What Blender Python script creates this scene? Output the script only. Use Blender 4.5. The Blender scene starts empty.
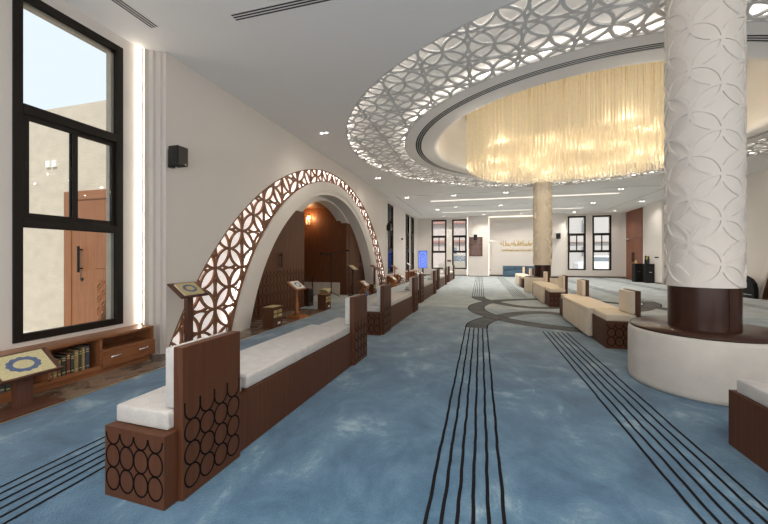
import bpy, bmesh, math, random
from math import sin, cos, pi, sqrt, radians as R
random.seed(7)
SC = bpy.context.scene
COL = SC.collection
CH = 3.89            # ceiling height
RCX, RCY = 2.2, 8.76  # centre of the ceiling ring

# ---------------------------------------------------------------- materials
MATS = {}
def nodes_of(m):
    m.use_nodes = True
    nt = m.node_tree
    return nt, nt.nodes, nt.links, nt.nodes['Principled BSDF']

def plain(name, col, rough=0.5, metal=0.0, bump=0.0, bscale=60, var=0.0, vscale=4, spec=0.5, coat=0.0, stretch=(1,1,1)):
    m = bpy.data.materials.new(name); nt, N, L, P = nodes_of(m)
    P.inputs['Roughness'].default_value = rough
    P.inputs['Metallic'].default_value = metal
    P.inputs['Specular IOR Level'].default_value = spec
    P.inputs['Coat Weight'].default_value = coat
    tc = N.new('ShaderNodeTexCoord'); mp = N.new('ShaderNodeMapping')
    mp.inputs['Scale'].default_value = stretch
    L.new(tc.outputs['Object'], mp.inputs['Vector'])
    nz = N.new('ShaderNodeTexNoise'); nz.inputs['Scale'].default_value = vscale; nz.inputs['Detail'].default_value = 4
    L.new(mp.outputs['Vector'], nz.inputs['Vector'])
    rp = N.new('ShaderNodeValToRGB')
    rp.color_ramp.elements[0].position = 0.3; rp.color_ramp.elements[1].position = 0.7
    rp.color_ramp.elements[0].color = tuple(c*(1-var) for c in col)+(1,)
    rp.color_ramp.elements[1].color = tuple(min(1, c*(1+var)) for c in col)+(1,)
    L.new(nz.outputs['Fac'], rp.inputs['Fac']); L.new(rp.outputs['Color'], P.inputs['Base Color'])
    if bump:
        n2 = N.new('ShaderNodeTexNoise'); n2.inputs['Scale'].default_value = bscale; n2.inputs['Detail'].default_value = 3
        L.new(mp.outputs['Vector'], n2.inputs['Vector'])
        b = N.new('ShaderNodeBump'); b.inputs['Strength'].default_value = bump; b.inputs['Distance'].default_value = 0.01
        L.new(n2.outputs['Fac'], b.inputs['Height']); L.new(b.outputs['Normal'], P.inputs['Normal'])
    MATS[name] = m
    return m

def wood(name, dark, light, rough=0.4, axis='Z', scale=1.0):
    m = bpy.data.materials.new(name); nt, N, L, P = nodes_of(m)
    P.inputs['Roughness'].default_value = rough; P.inputs['Specular IOR Level'].default_value = 0.3
    tc = N.new('ShaderNodeTexCoord'); mp = N.new('ShaderNodeMapping')
    s = {'Z': (38, 38, 2.2), 'Y': (38, 2.2, 38), 'X': (2.2, 38, 38)}[axis]
    mp.inputs['Scale'].default_value = tuple(v*scale for v in s)
    L.new(tc.outputs['Object'], mp.inputs['Vector'])
    nz = N.new('ShaderNodeTexNoise'); nz.inputs['Scale'].default_value = 1.0; nz.inputs['Detail'].default_value = 6
    nz.inputs['Distortion'].default_value = 0.6
    L.new(mp.outputs['Vector'], nz.inputs['Vector'])
    rp = N.new('ShaderNodeValToRGB')
    rp.color_ramp.elements[0].position = 0.3; rp.color_ramp.elements[1].position = 0.72
    rp.color_ramp.elements[0].color = dark+(1,); rp.color_ramp.elements[1].color = light+(1,)
    L.new(nz.outputs['Fac'], rp.inputs['Fac']); L.new(rp.outputs['Color'], P.inputs['Base Color'])
    b = N.new('ShaderNodeBump'); b.inputs['Strength'].default_value = 0.08; b.inputs['Distance'].default_value = 0.004
    L.new(nz.outputs['Fac'], b.inputs['Height']); L.new(b.outputs['Normal'], P.inputs['Normal'])
    MATS[name] = m
    return m

def emit(name, col, strength):
    m = bpy.data.materials.new(name); nt, N, L, P = nodes_of(m)
    P.inputs['Base Color'].default_value = col+(1,)
    P.inputs['Emission Color'].default_value = col+(1,)
    P.inputs['Emission Strength'].default_value = strength
    MATS[name] = m
    return m

plain('wall_paint', (0.72, 0.675, 0.63), 0.75, var=0.02, vscale=0.6, bump=0.05, bscale=120)
plain('ceiling_paint', (0.87, 0.85, 0.835), 0.85, var=0.01, vscale=0.5)
plain('white_plaster', (0.76, 0.72, 0.67), 0.6, var=0.01)
plain('column_plaster', (0.78, 0.725, 0.665), 0.65, var=0.01)
plain('column_sand', (0.74, 0.66, 0.54), 0.65, var=0.01)
plain('lattice_grey', (0.66, 0.645, 0.63), 0.7, var=0.02)
plain('back_panel', (0.86, 0.84, 0.80), 0.8, var=0.01)
plain('baseboard', (0.13, 0.10, 0.085), 0.5, var=0.1)
wood('bench_wood', (0.070, 0.0240, 0.0095), (0.096, 0.035, 0.0145), 0.5)
wood('shelf_wood', (0.20, 0.075, 0.030), (0.33, 0.135, 0.060), 0.30, 'Y')
wood('wall_wood', (0.090, 0.034, 0.015), (0.135, 0.053, 0.024), 0.5)
wood('niche_wood', (0.10, 0.036, 0.016), (0.155, 0.060, 0.027), 0.45)
wood('dark_wood', (0.034, 0.013, 0.008), (0.055, 0.021, 0.013), 0.28)
wood('door_wood', (0.19, 0.075, 0.042), (0.29, 0.125, 0.075), 0.45)
wood('orange_wood', (0.26, 0.085, 0.028), (0.40, 0.15, 0.05), 0.35)
wood('outdoor_wood', (0.20, 0.078, 0.030), (0.28, 0.115, 0.048), 0.45)
wood('stand_wood', (0.085, 0.034, 0.021), (0.125, 0.053, 0.034), 0.4)
wood('lattice_wood', (0.16, 0.072, 0.038), (0.25, 0.115, 0.062), 0.5)
plain('groove', (0.006, 0.005, 0.005), 0.9, spec=0.1)
plain('fabric', (0.54, 0.52, 0.50), 0.95, var=0.07, vscale=14, bump=0.8, bscale=160, spec=0.1)
plain('fabric_cream', (0.76, 0.66, 0.53), 0.95, var=0.03, vscale=5, bump=0.35, bscale=220, spec=0.1)  # warm chandelier light tinted into the upholstery colour
plain('velvet', (0.58, 0.54, 0.49), 0.95, var=0.05, vscale=7, bump=0.3, bscale=150, spec=0.1)
plain('black_frame', (0.016, 0.012, 0.010), 0.5, var=0.05, spec=0.2)
plain('black_plastic', (0.006, 0.006, 0.007), 0.6, spec=0.25)
plain('black_metal', (0.010, 0.010, 0.010), 0.4, metal=0.3)
plain('chrome', (0.78, 0.78, 0.77), 0.2, metal=0.9)
plain('gold', (0.62, 0.45, 0.18), 0.35, metal=0.75, var=0.1, vscale=20)
plain('gold_paper', (0.52, 0.43, 0.22), 0.5, var=0.15, vscale=60)
plain('page', (0.80, 0.78, 0.72), 0.8)
plain('cover_yellow', (0.58, 0.52, 0.30), 0.55, var=0.12, vscale=70)
plain('ink_blue', (0.09, 0.13, 0.24), 0.5, var=0.3, vscale=90)
plain('cover_green', (0.05, 0.065, 0.04), 0.5, var=0.3, vscale=30)
plain('cover_red', (0.16, 0.05, 0.035), 0.5, var=0.3, vscale=30)
plain('cover_navy', (0.06, 0.07, 0.095), 0.5, var=0.3, vscale=30)
plain('cover_brown', (0.20, 0.11, 0.05), 0.5, var=0.3, vscale=30)
plain('cover_tan', (0.36, 0.25, 0.12), 0.5, var=0.2, vscale=30)
plain('blue_plastic', (0.03, 0.13, 0.55), 0.4)
plain('yellow_plastic', (0.80, 0.62, 0.02), 0.4)
plain('blue_cloth', (0.075, 0.135, 0.19), 0.9, var=0.12, vscale=4)
plain('slot_dark', (0.03, 0.033, 0.037), 0.7)
plain('sign_brown', (0.12, 0.06, 0.05), 0.5, var=0.1)
plain('sign_text', (0.26, 0.20, 0.185), 0.6)
plain('stucco', (0.50, 0.435, 0.345), 0.95, var=0.07, vscale=5, bump=0.9, bscale=26, stretch=(1, 1, 1.6))
plain('facade_white', (0.52, 0.49, 0.47), 0.9, var=0.03)
plain('facade_pink', (0.56, 0.48, 0.45), 0.9, var=0.08)
plain('roof_red', (0.42, 0.24, 0.20), 0.85, var=0.15, vscale=8)
plain('pavement', (0.52, 0.48, 0.43), 0.95, var=0.06, vscale=2)
plain('car_white', (0.80, 0.81, 0.82), 0.25, coat=0.5)
plain('car_tan', (0.44, 0.40, 0.34), 0.3, coat=0.5)
plain('car_glass', (0.22, 0.25, 0.28), 0.15)
plain('rubber', (0.02, 0.02, 0.02), 0.8)
plain('carpet_band', (0.125, 0.13, 0.135), 0.98, var=0.2, vscale=3, bump=0.4, bscale=200, spec=0.05)
plain('carpet_line', (0.012, 0.011, 0.013), 0.98, spec=0.05)
emit('led', (1.0, 0.90, 0.76), 10.0)
emit('led_soft', (1.0, 0.92, 0.82), 6.0)
emit('led_ring', (1.0, 0.94, 0.86), 4.0)
emit('ring_panel', (0.95, 0.92, 0.87), 0.10)
emit('arch_panel', (0.95, 0.92, 0.90), 0.36)
emit('led_arch', (1.0, 0.93, 0.86), 6.0)
emit('led_niche', (1.0, 0.90, 0.76), 2.2)
emit('lamp_lens', (1.0, 0.95, 0.88), 14.0)
emit('amber', (1.0, 0.50, 0.16), 40.0)
emit('linear_lens', (1.0, 0.92, 0.80), 0.75)

def carpet_mat():
    m = bpy.data.materials.new('carpet_blue'); nt, N, L, P = nodes_of(m)
    P.inputs['Roughness'].default_value = 0.97
    P.inputs['Specular IOR Level'].default_value = 0.05
    P.inputs['Sheen Weight'].default_value = 0.25
    P.inputs['Sheen Roughness'].default_value = 0.5
    tc = N.new('ShaderNodeTexCoord')
    mp = N.new('ShaderNodeMapping'); mp.inputs['Scale'].default_value = (1.0, 0.8, 1); mp.inputs['Rotation'].default_value = (0, 0, 0.5)
    L.new(tc.outputs['Object'], mp.inputs['Vector'])
    n1 = N.new('ShaderNodeTexNoise'); n1.inputs['Scale'].default_value = 2.6; n1.inputs['Detail'].default_value = 10
    n1.inputs['Roughness'].default_value = 0.68; n1.inputs['Distortion'].default_value = 0.35
    L.new(mp.outputs['Vector'], n1.inputs['Vector'])
    def ramp(cols):
        r = N.new('ShaderNodeValToRGB'); cr = r.color_ramp
        while len(cr.elements) < len(cols): cr.elements.new(0.5)
        for e, (p, c) in zip(cr.elements, cols): e.position = p; e.color = c+(1,)
        L.new(n1.outputs['Fac'], r.inputs['Fac'])
        return r
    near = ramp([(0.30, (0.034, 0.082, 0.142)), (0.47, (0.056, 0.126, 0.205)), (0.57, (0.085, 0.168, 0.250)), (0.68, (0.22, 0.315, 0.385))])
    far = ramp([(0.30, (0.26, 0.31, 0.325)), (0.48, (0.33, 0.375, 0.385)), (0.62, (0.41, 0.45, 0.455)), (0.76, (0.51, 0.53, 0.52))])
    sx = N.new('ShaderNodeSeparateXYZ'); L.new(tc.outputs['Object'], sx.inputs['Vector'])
    # far sheen and lighting painted in as paler grey, plus a step at the pile seam
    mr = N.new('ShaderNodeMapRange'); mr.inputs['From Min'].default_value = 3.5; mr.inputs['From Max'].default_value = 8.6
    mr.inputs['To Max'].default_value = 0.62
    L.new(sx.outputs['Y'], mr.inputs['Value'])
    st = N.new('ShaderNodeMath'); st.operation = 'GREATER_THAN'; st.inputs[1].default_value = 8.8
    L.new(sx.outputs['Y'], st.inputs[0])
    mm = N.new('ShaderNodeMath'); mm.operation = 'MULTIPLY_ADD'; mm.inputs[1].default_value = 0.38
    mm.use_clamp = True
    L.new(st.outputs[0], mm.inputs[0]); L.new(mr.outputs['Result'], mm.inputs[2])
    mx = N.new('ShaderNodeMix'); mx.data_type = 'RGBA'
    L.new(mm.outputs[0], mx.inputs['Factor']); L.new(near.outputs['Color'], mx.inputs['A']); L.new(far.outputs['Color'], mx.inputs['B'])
    # fine pile speckle
    n3 = N.new('ShaderNodeTexNoise'); n3.inputs['Scale'].default_value = 90; n3.inputs['Detail'].default_value = 3
    L.new(tc.outputs['Object'], n3.inputs['Vector'])
    mr3 = N.new('ShaderNodeMapRange'); mr3.inputs['To Min'].default_value = 0.78; mr3.inputs['To Max'].default_value = 1.22
    L.new(n3.outputs['Fac'], mr3.inputs['Value'])
    mul = N.new('ShaderNodeVectorMath'); mul.operation = 'SCALE'
    L.new(mx.outputs['Result'], mul.inputs[0]); L.new(mr3.outputs['Result'], mul.inputs['Scale'])
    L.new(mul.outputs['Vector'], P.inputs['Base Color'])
    b = N.new('ShaderNodeBump'); b.inputs['Strength'].default_value = 0.5; b.inputs['Distance'].default_value = 0.01
    L.new(n3.outputs['Fac'], b.inputs['Height']); L.new(b.outputs['Normal'], P.inputs['Normal'])
    MATS['carpet_blue'] = m
carpet_mat()

def stone_mat():
    m = bpy.data.materials.new('stone'); nt, N, L, P = nodes_of(m)
    P.inputs['Roughness'].default_value = 0.22
    tc = N.new('ShaderNodeTexCoord')
    n1 = N.new('ShaderNodeTexNoise'); n1.inputs['Scale'].default_value = 3.2; n1.inputs['Detail'].default_value = 10
    n1.inputs['Roughness'].default_value = 0.65; n1.inputs['Distortion'].default_value = 1.4
    L.new(tc.outputs['Object'], n1.inputs['Vector'])
    r = N.new('ShaderNodeValToRGB'); cr = r.color_ramp
    cols = [(0.3, (0.055, 0.038, 0.027)), (0.45, (0.15, 0.108, 0.078)), (0.55, (0.25, 0.20, 0.155)), (0.63, (0.24, 0.13, 0.075)), (0.75, (0.42, 0.36, 0.30))]
    while len(cr.elements) < len(cols): cr.elements.new(0.5)
    for e, (p, c) in zip(cr.elements, cols): e.position = p; e.color = c+(1,)
    L.new(n1.outputs['Fac'], r.inputs['Fac'])
    L.new(r.outputs['Color'], P.inputs['Base Color'])
    MATS['stone'] = m
stone_mat()

def glass_mat():
    m = bpy.data.materials.new('pane_glass'); m.use_nodes = True
    nt = m.node_tree; N = nt.nodes; L = nt.links
    N.remove(N['Principled BSDF'])
    t = N.new('ShaderNodeBsdfTransparent'); t.inputs['Color'].default_value = (0.93, 0.95, 0.96, 1)
    g = N.new('ShaderNodeBsdfGlossy'); g.inputs['Roughness'].default_value = 0.02
    f = N.new('ShaderNodeFresnel'); f.inputs['IOR'].default_value = 1.18
    mx = N.new('ShaderNodeMixShader')
    L.new(f.outputs[0], mx.inputs[0]); L.new(t.outputs[0], mx.inputs[1]); L.new(g.outputs[0], mx.inputs[2])
    L.new(mx.outputs[0], N['Material Output'].inputs['Surface'])
    MATS['pane_glass'] = m
glass_mat()

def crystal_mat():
    # warm glass strands; the lamplight in them is put into the material as emission
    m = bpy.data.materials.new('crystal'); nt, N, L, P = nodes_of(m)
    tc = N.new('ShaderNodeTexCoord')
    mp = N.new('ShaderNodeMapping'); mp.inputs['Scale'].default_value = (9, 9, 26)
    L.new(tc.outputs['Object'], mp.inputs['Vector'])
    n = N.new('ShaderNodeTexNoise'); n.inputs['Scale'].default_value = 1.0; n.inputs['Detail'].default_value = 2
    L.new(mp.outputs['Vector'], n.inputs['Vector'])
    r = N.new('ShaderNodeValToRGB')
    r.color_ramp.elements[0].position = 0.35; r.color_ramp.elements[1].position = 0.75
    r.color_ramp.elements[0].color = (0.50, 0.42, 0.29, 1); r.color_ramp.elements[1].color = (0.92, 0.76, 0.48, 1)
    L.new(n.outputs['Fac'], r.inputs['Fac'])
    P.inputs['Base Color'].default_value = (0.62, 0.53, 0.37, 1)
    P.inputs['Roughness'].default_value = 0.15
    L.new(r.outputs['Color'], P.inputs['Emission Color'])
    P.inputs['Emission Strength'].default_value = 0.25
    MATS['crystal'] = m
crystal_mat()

def screen_mat():
    m = bpy.data.materials.new('screen_blue'); nt, N, L, P = nodes_of(m)
    P.inputs['Base Color'].default_value = (0.02, 0.05, 0.2, 1)
    P.inputs['Roughness'].default_value = 0.2
    P.inputs['Emission Color'].default_value = (0.10, 0.17, 0.80, 1)
    P.inputs['Emission Strength'].default_value = 0.85
    MATS['screen_blue'] = m
screen_mat()
emit('screen_white', (0.30, 0.42, 1.0), 0.7)

# ---------------------------------------------------------------- mesh helper
class MB:
    def __init__(s): s.v = []; s.f = []; s.m = []; s.sm = []
    def face(s, idx, mi=0, sm=False): s.f.append(idx); s.m.append(mi); s.sm.append(sm)
    def add(s, vs):
        b = len(s.v); s.v.extend(vs); return b
    def quad(s, a, b, c, d, mi=0): i = s.add([a, b, c, d]); s.face((i, i+1, i+2, i+3), mi)
    def poly(s, pts, mi=0): i = s.add(pts); s.face(tuple(range(i, i+len(pts))), mi)
    def box(s, x0, y0, z0, x1, y1, z1, mi=0, T=None):
        vs = [(x, y, z) for z in (z0, z1) for y in (y0, y1) for x in (x0, x1)]
        if T: vs = [T(p) for p in vs]
        i = s.add(vs)
        for q in ((0,2,3,1),(4,5,7,6),(0,1,5,4),(2,6,7,3),(0,4,6,2),(1,3,7,5)):
            s.face(tuple(i+k for k in q), mi)
        return s
    def lathe(s, prof, n=32, mi=0, cx=0, cy=0, a0=0, a1=2*pi, caps=True):
        full = abs(a1-a0-2*pi) < 1e-6
        m = n if full else n+1
        i = s.add([(cx+r*cos(a0+(a1-a0)*k/n), cy+r*sin(a0+(a1-a0)*k/n), z) for r, z in prof for k in range(m)])
        for j in range(len(prof)-1):
            for k in range(n):
                k2 = (k+1) % m
                s.face((i+j*m+k, i+j*m+k2, i+(j+1)*m+k2, i+(j+1)*m+k), mi, True)
        if caps and full:
            for q, rev in ((0, True), (len(prof)-1, False)):
                if prof[q][0] > 1e-5:
                    c = s.add([s.v[i+q*m+k] for k in range(m)])
                    s.face(tuple(c+k for k in (reversed(range(m)) if rev else range(m))), mi)
        return s
    def tube(s, pts, r, n=8, mi=0, closed=False):
        from mathutils import Vector
        P = [Vector(p) for p in pts]; cnt = len(P); base = []
        for k, p in enumerate(P):
            if closed: d = P[(k+1) % cnt]-P[k-1]
            else: d = P[min(k+1, cnt-1)]-P[max(k-1, 0)]
            d.normalize()
            up = Vector((0, 0, 1)) if abs(d.z) < 0.9 else Vector((1, 0, 0))
            a = d.cross(up).normalized(); b = d.cross(a).normalized()
            rr = r[k] if isinstance(r, (list, tuple)) else r
            base.append(s.add([tuple(p+a*rr*cos(2*pi*j/n)+b*rr*sin(2*pi*j/n)) for j in range(n)]))
        rng = range(cnt) if closed else range(cnt-1)
        for k in rng:
            A, B = base[k], base[(k+1) % cnt]
            for j in range(n): s.face((A+j, A+(j+1) % n, B+(j+1) % n, B+j), mi, True)
        if not closed:
            c = s.add([s.v[base[0]+j] for j in range(n)]); s.face(tuple(c+j for j in reversed(range(n))), mi)
            c = s.add([s.v[base[-1]+j] for j in range(n)]); s.face(tuple(c+j for j in range(n)), mi)
        return s
    def ribbon(s, pts, w, d, fmap, mi=0):
        """solid band along a 2-D polyline; fmap(u, v, depth) -> xyz"""
        L_ = len(pts); rows = []
        for k in range(L_):
            a = pts[max(k-1, 0)]; b = pts[min(k+1, L_-1)]
            dx, dy = b[0]-a[0], b[1]-a[1]; l = math.hypot(dx, dy) or 1
            nx, ny = -dy/l*w/2, dx/l*w/2
            p = pts[k]
            rows.append(s.add([fmap(p[0]+nx, p[1]+ny, 0), fmap(p[0]-nx, p[1]-ny, 0), fmap(p[0]-nx, p[1]-ny, d), fmap(p[0]+nx, p[1]+ny, d)]))
        for k in range(L_-1):
            A, B = rows[k], rows[k+1]
            for j in range(4): s.face((A+j, A+(j+1) % 4, B+(j+1) % 4, B+j), mi)
        s.face(tuple(rows[0]+j for j in (3, 2, 1, 0)), mi); s.face(tuple(rows[-1]+j for j in range(4)), mi)
    def build(s, name, mats, parent=None, loc=(0, 0, 0), bevel=0, seg=2, rot=None, smooth=False):
        me = bpy.data.meshes.new(name); me.from_pydata(s.v, [], s.f)
        if isinstance(mats, str): mats = [mats]
        for mt in mats: me.materials.append(MATS[mt])
        me.polygons.foreach_set('material_index', s.m)
        me.polygons.foreach_set('use_smooth', [True]*len(s.f) if smooth else s.sm)
        me.update()
        bm = bmesh.new(); bm.from_mesh(me)
        if not getattr(s, 'keep', False): bmesh.ops.recalc_face_normals(bm, faces=bm.faces)
        bm.to_mesh(me); bm.free()
        o = bpy.data.objects.new(name, me); COL.objects.link(o)
        o.location = loc
        if rot: o.rotation_euler = rot
        if parent: o.parent = parent
        if bevel:
            b = o.modifiers.new('bevel', 'BEVEL'); b.width = bevel; b.segments = seg; b.limit_method = 'ANGLE'
            if seg > 2:
                for p in me.polygons: p.use_smooth = True
        return o

def tag(o, label, cat, group=None, kind=None):
    if label: o['label'] = label
    if cat: o['category'] = cat
    if group: o['group'] = group
    if kind: o['kind'] = kind
    return o
def thing(name, label, cat, loc=(0, 0, 0), rotz=0, group=None):
    o = bpy.data.objects.new(name, None); COL.objects.link(o); o.empty_display_size = 0.1
    o.location = loc; o.rotation_euler = (0, 0, rotz)
    return tag(o, label, cat, group)
def struct(o): o['kind'] = 'structure'; return o
def dup(root, loc, label, rotz=None, group=None):
    def rec(o, par):
        c = o.copy(); COL.objects.link(c); c.parent = par
        for ch in list(o.children): rec(ch, c)
        return c
    r = rec(root, None); r.location = loc; r['label'] = label
    if rotz is not None: r.rotation_euler = (0, 0, rotz)
    if group: r['group'] = group
    return r
def bx(name, mat, b, parent=None, bevel=0, seg=2, loc=(0,0,0)):
    return MB().box(*b).build(name, mat, parent, loc, bevel, seg)

# ---------------------------------------------------------------- camera
YAW = math.atan(96.3/346)
cam = bpy.data.cameras.new('camera'); co = bpy.data.objects.new('camera', cam); COL.objects.link(co)
co.location = (0, 0, 1.25); co.rotation_euler = (R(90), 0, YAW)
cam.sensor_width = 36; cam.lens = 36*346/768; cam.shift_y = -5/768; cam.clip_start = 0.02
SC.camera = co

# ---------------------------------------------------------------- room shell
XL, XW, XR, YB, YF, TOP = -3.9, -4.15, 8.3, -3.0, 23.6, 5.0
XWOOD = -4.26
OUT = ((8.97, -2.4), 5.935); INN = ((8.97, -1.1), 4.36); OPE = ((8.95, -0.9), 3.83)
def arc_pts(ca, n=64):
    (cy, cz), r = ca
    a = math.asin(-cz/r)
    return [(cy-r*cos(a+(pi-2*a)*k/n), cz+r*sin(a+(pi-2*a)*k/n)) for k in range(n+1)]

def wall_with_holes(m, axis, p0, p1, a0, a1, z0, z1, holes, mi=0):
    """wall slab between planes p0,p1 ; along axis from a0..a1 ; holes (h0,h1,hz0,hz1)"""
    def b(u0, u1, w0, w1):
        if u1-u0 < 1e-4 or w1-w0 < 1e-4: return
        if axis == 'Y': m.box(p0, u0, w0, p1, u1, w1, mi)
        else: m.box(u0, p0, w0, u1, p1, w1, mi)
    cur = a0
    for h0, h1, hz0, hz1 in sorted(holes):
        b(cur, h0, z0, z1); b(h0, h1, z0, hz0); b(h0, h1, hz1, z1); cur = h1
    b(cur, a1, z0, z1)

WZ0, WZ1 = 0.45, 3.76
left_near = [(2.15, 3.17), (0.72, 1.74), (-0.9, 0.12), (-2.3, -1.28)]  # only the first is in view; the others are added to admit light
left_far = [(15.55, 16.60), (19.55, 20.62), (21.0, 22.1)]
back_w = [(-3.2, -2.2), (-1.82, -0.86), (5.2, 6.19), (6.55, 7.56)]

m = MB()
wall_with_holes(m, 'Y', XW-0.2, XW, YB, 3.40, -0.02, TOP, [(a, b, WZ0, WZ1) for a, b in left_near])
wall_with_holes(m, 'Y', XW-0.2, XW, 14.42, YF+0.2, -0.02, TOP, [(a, b, WZ0, WZ1) for a, b in left_far])
m.box(XW-0.2, 3.42, -0.02, XL-0.2, 3.56, TOP); m.box(XW-0.2, 14.35, -0.02, XL, 14.42, TOP)
# main face above and beside the arch
m.box(XL-0.1, 3.545, -0.02, XL, OUT[0][0]-sqrt(OUT[1]**2-2.4**2), TOP)
ap = arc_pts(OUT, 96)
m.box(XL-0.1, ap[-1][0], -0.02, XL, 14.42, TOP)
for (ya, za), (yb, zb) in zip(ap[:-1], ap[1:]):
    i = m.add([(XL, ya, za), (XL, yb, zb), (XL, yb, TOP), (XL, ya, TOP), (XL-0.12, ya, za), (XL-0.12, yb, zb)])
    m.face((i, i+1, i+2, i+3)); m.face((i, i+4, i+5, i+1))
m.keep = True
struct(m.build('wall_left', 'wall_paint'))

# stepped pilaster between the window bay and the arch wall
m = MB()
for k, (x, y0, y1) in enumerate([(-4.085, 3.40, 3.455), (-4.02, 3.455, 3.505), (-3.955, 3.505, 3.55)]):
    m.box(XW-0.02, y0, 0, x, y1+0.003, CH)
m.box(XW-0.02, 3.38, 0, -4.12, 3.40, CH)
struct(m.build('trim_1', 'wall_paint'))
m = MB(); m.box(-4.135, 3.366, 0.42, -4.119, 3.378, CH-0.01)
o = tag(m.build('light_strip', 'led'), 'vertical warm light strip beside the stepped pilaster next to the large near window', 'light')

# plaster and wood wall behind the big arch, with the niche
NY0, NY1, NZ, NAP = 7.84, 10.68, 2.37, 2.86
def niche_arc(n=40, y0=NY0-0.1, y1=NY1+0.12, z=NZ, ap=NAP):
    w = (y1-y0)/2; h = ap-z; r = (w*w+h*h)/(2*h); c = (y0+y1)/2; cz = ap-r; a = math.asin(w/r)
    return [(c+r*sin(-a+2*a*k/n), cz+r*cos(-a+2*a*k/n)) for k in range(n+1)]
m = MB()
na = niche_arc()
m.box(XWOOD-0.2, 3.5, NZ, XWOOD, na[0][0], TOP); m.box(XWOOD-0.2, na[-1][0], NZ, XWOOD, 14.35, TOP)
for (ya, za), (yb, zb) in zip(na[:-1], na[1:]):
    i = m.add([(XWOOD, ya, za), (XWOOD, yb, zb), (XWOOD, yb, TOP), (XWOOD, ya, TOP), (XWOOD-0.35, ya, za), (XWOOD-0.35, yb, zb)])
    m.face((i, i+1, i+2, i+3)); m.face((i, i+4, i+5, i+1))
m.box(XWOOD-0.22, 3.5, -0.02, XWOOD-0.02, NY0, NZ); m.box(XWOOD-0.22, NY1, -0.02, XWOOD-0.02, 14.35, NZ)
m.keep = True
struct(m.build('wall_mihrab', 'wall_paint'))
# niche interior: cladding
m = MB()
ND = -6.1
m.box(ND, NY0-0.15, 0.40, XWOOD-0.02, NY0-0.005, 2.9); m.box(ND, NY1+0.002, 0.40, XWOOD-0.22, NY1+0.22, 2.9)
m.box(ND-0.1, NY0-0.15, 0.40, ND, NY1+0.22, 2.9)
m.box(ND-0.1, NY0-0.15, 2.9, XWOOD-0.02, NY1+0.22, 3.0)
struct(m.build('wall_niche', 'niche_wood'))
m = MB()
m.box(ND+0.001, NY0, -0.02, XWOOD-0.10, NY0+0.03, 0.40); m.box(ND, NY1-0.03, -0.02, XWOOD-0.225, NY1+0.22, 0.40)
m.box(ND-0.1, NY0, -0.02, ND+0.02, NY1+0.2, 0.40)
struct(m.build('trim_2', 'velvet'))

def wave_cols(m, y0, y1, z0, ztop, pitch, rowh, thick, fmap, rows, n=20):
    """rows of touching ovals plus an open half row at the top, laid on a surface by fmap(u,v,depth)"""
    cols = max(1, round((y1-y0)/pitch)); p = (y1-y0)/cols
    for c in range(cols):
        cy = y0+p*(c+0.5)
        for r in range(rows):
            cz = z0+rowh*(r+0.5)
            pts = [(cy+p*0.49*cos(2*pi*k/n), cz+rowh*0.5*sin(2*pi*k/n)) for k in range(n+1)]
            m.ribbon(pts, thick, 0.0015, fmap)
        cz = z0+rowh*(rows+0.5)
        pts = [(cy+p*0.49*cos(pi+pi*k/n), cz+(rowh*0.5)*sin(pi+pi*k/n)) for k in range(n+1)]
        pts = [(pts[0][0]-p*0.0, ztop)]+pts+[(pts[-1][0], ztop)]
        m.ribbon(pts, thick, 0.0015, fmap)

# wooden wall panels left and right of the niche with their doors
def mihrab_panel(y0, y1, label, dy0, dy1, hy):
    t = thing('wood_panel', label, 'wall panel', (XWOOD, (y0+y1)/2, 0))
    c = (y0+y1)/2
    MB().box(-0.02, y0-c, 0, 0.0, y1-c, NZ).box(-0.225, y0-c-0.014, 0, 0.0, y0-c-0.001, NZ).build('board', 'wall_wood', t)
    d = bx('door', 'wall_wood', (0.0005, dy0-c, 0.01, 0.014, dy1-c, 2.16), t, 0.004)
    h = MB().tube([(0.06, hy-c, 1.02), (0.06, hy-c, 1.34)], 0.016, 10)
    h.tube([(0.01, hy-c, 1.07), (0.06, hy-c, 1.07)], 0.012, 8); h.tube([(0.01, hy-c, 1.29), (0.06, hy-c, 1.29)], 0.012, 8)
    h.build('handle', 'black_metal', d)['label'] = 'black bar handle'
    MB().tube([(0.01, hy-c-0.02, 0.93), (0.022, hy-c-0.02, 0.93)], 0.022, 12).build('lock', 'black_metal', d)
    g = MB()
    wave_cols(g, y0-c+0.03, y1-c-0.03, 0.06, 0.93, 0.13, 0.20, 0.006, lambda u, v, dd: (0.0145+dd*1.2, u, v), 4)
    g.build('carved_pattern', 'groove', t)
mihrab_panel(5.0, NY0, 'brown wood wall panel with black door handle left of the prayer niche', 5.95, 7.35, 6.72)
mihrab_panel(NY1, 13.3, 'brown wood wall panel with black door handle right of the prayer niche', 10.9, 12.2, 11.9)

# white moulded band of the arch
def loft_arch(m, A, B, prof, xf, n=96):
    pa, pb = arc_pts(A, n), arc_pts(B, n)
    rows = []
    for fr, x in prof:
        rows.append(m.add([(xf(x), a[0]+(b[0]-a[0])*fr, max(0, a[1]+(b[1]-a[1])*fr)) for a, b in zip(pa, pb)]))
    for r0, r1 in zip(rows[:-1], rows[1:]):
        for k in range(n): m.face((r0+k, r0+k+1, r1+k+1, r1+k))
m = MB()
loft_arch(m, INN, OPE, [(0, -4.0), (0, -3.87), (0.10, -3.865), (0.62, -3.865), (0.64, -3.885), (0.74, -3.885), (0.76, -3.90), (1, -3.90), (1.0, XWOOD+0.016)], lambda x: x)
m.keep = True
o = m.build('arch_surround', 'white_plaster')
tag(o, 'wide cream moulded surround framing the prayer niche opening, inside the lattice arch', 'arch surround')

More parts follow.
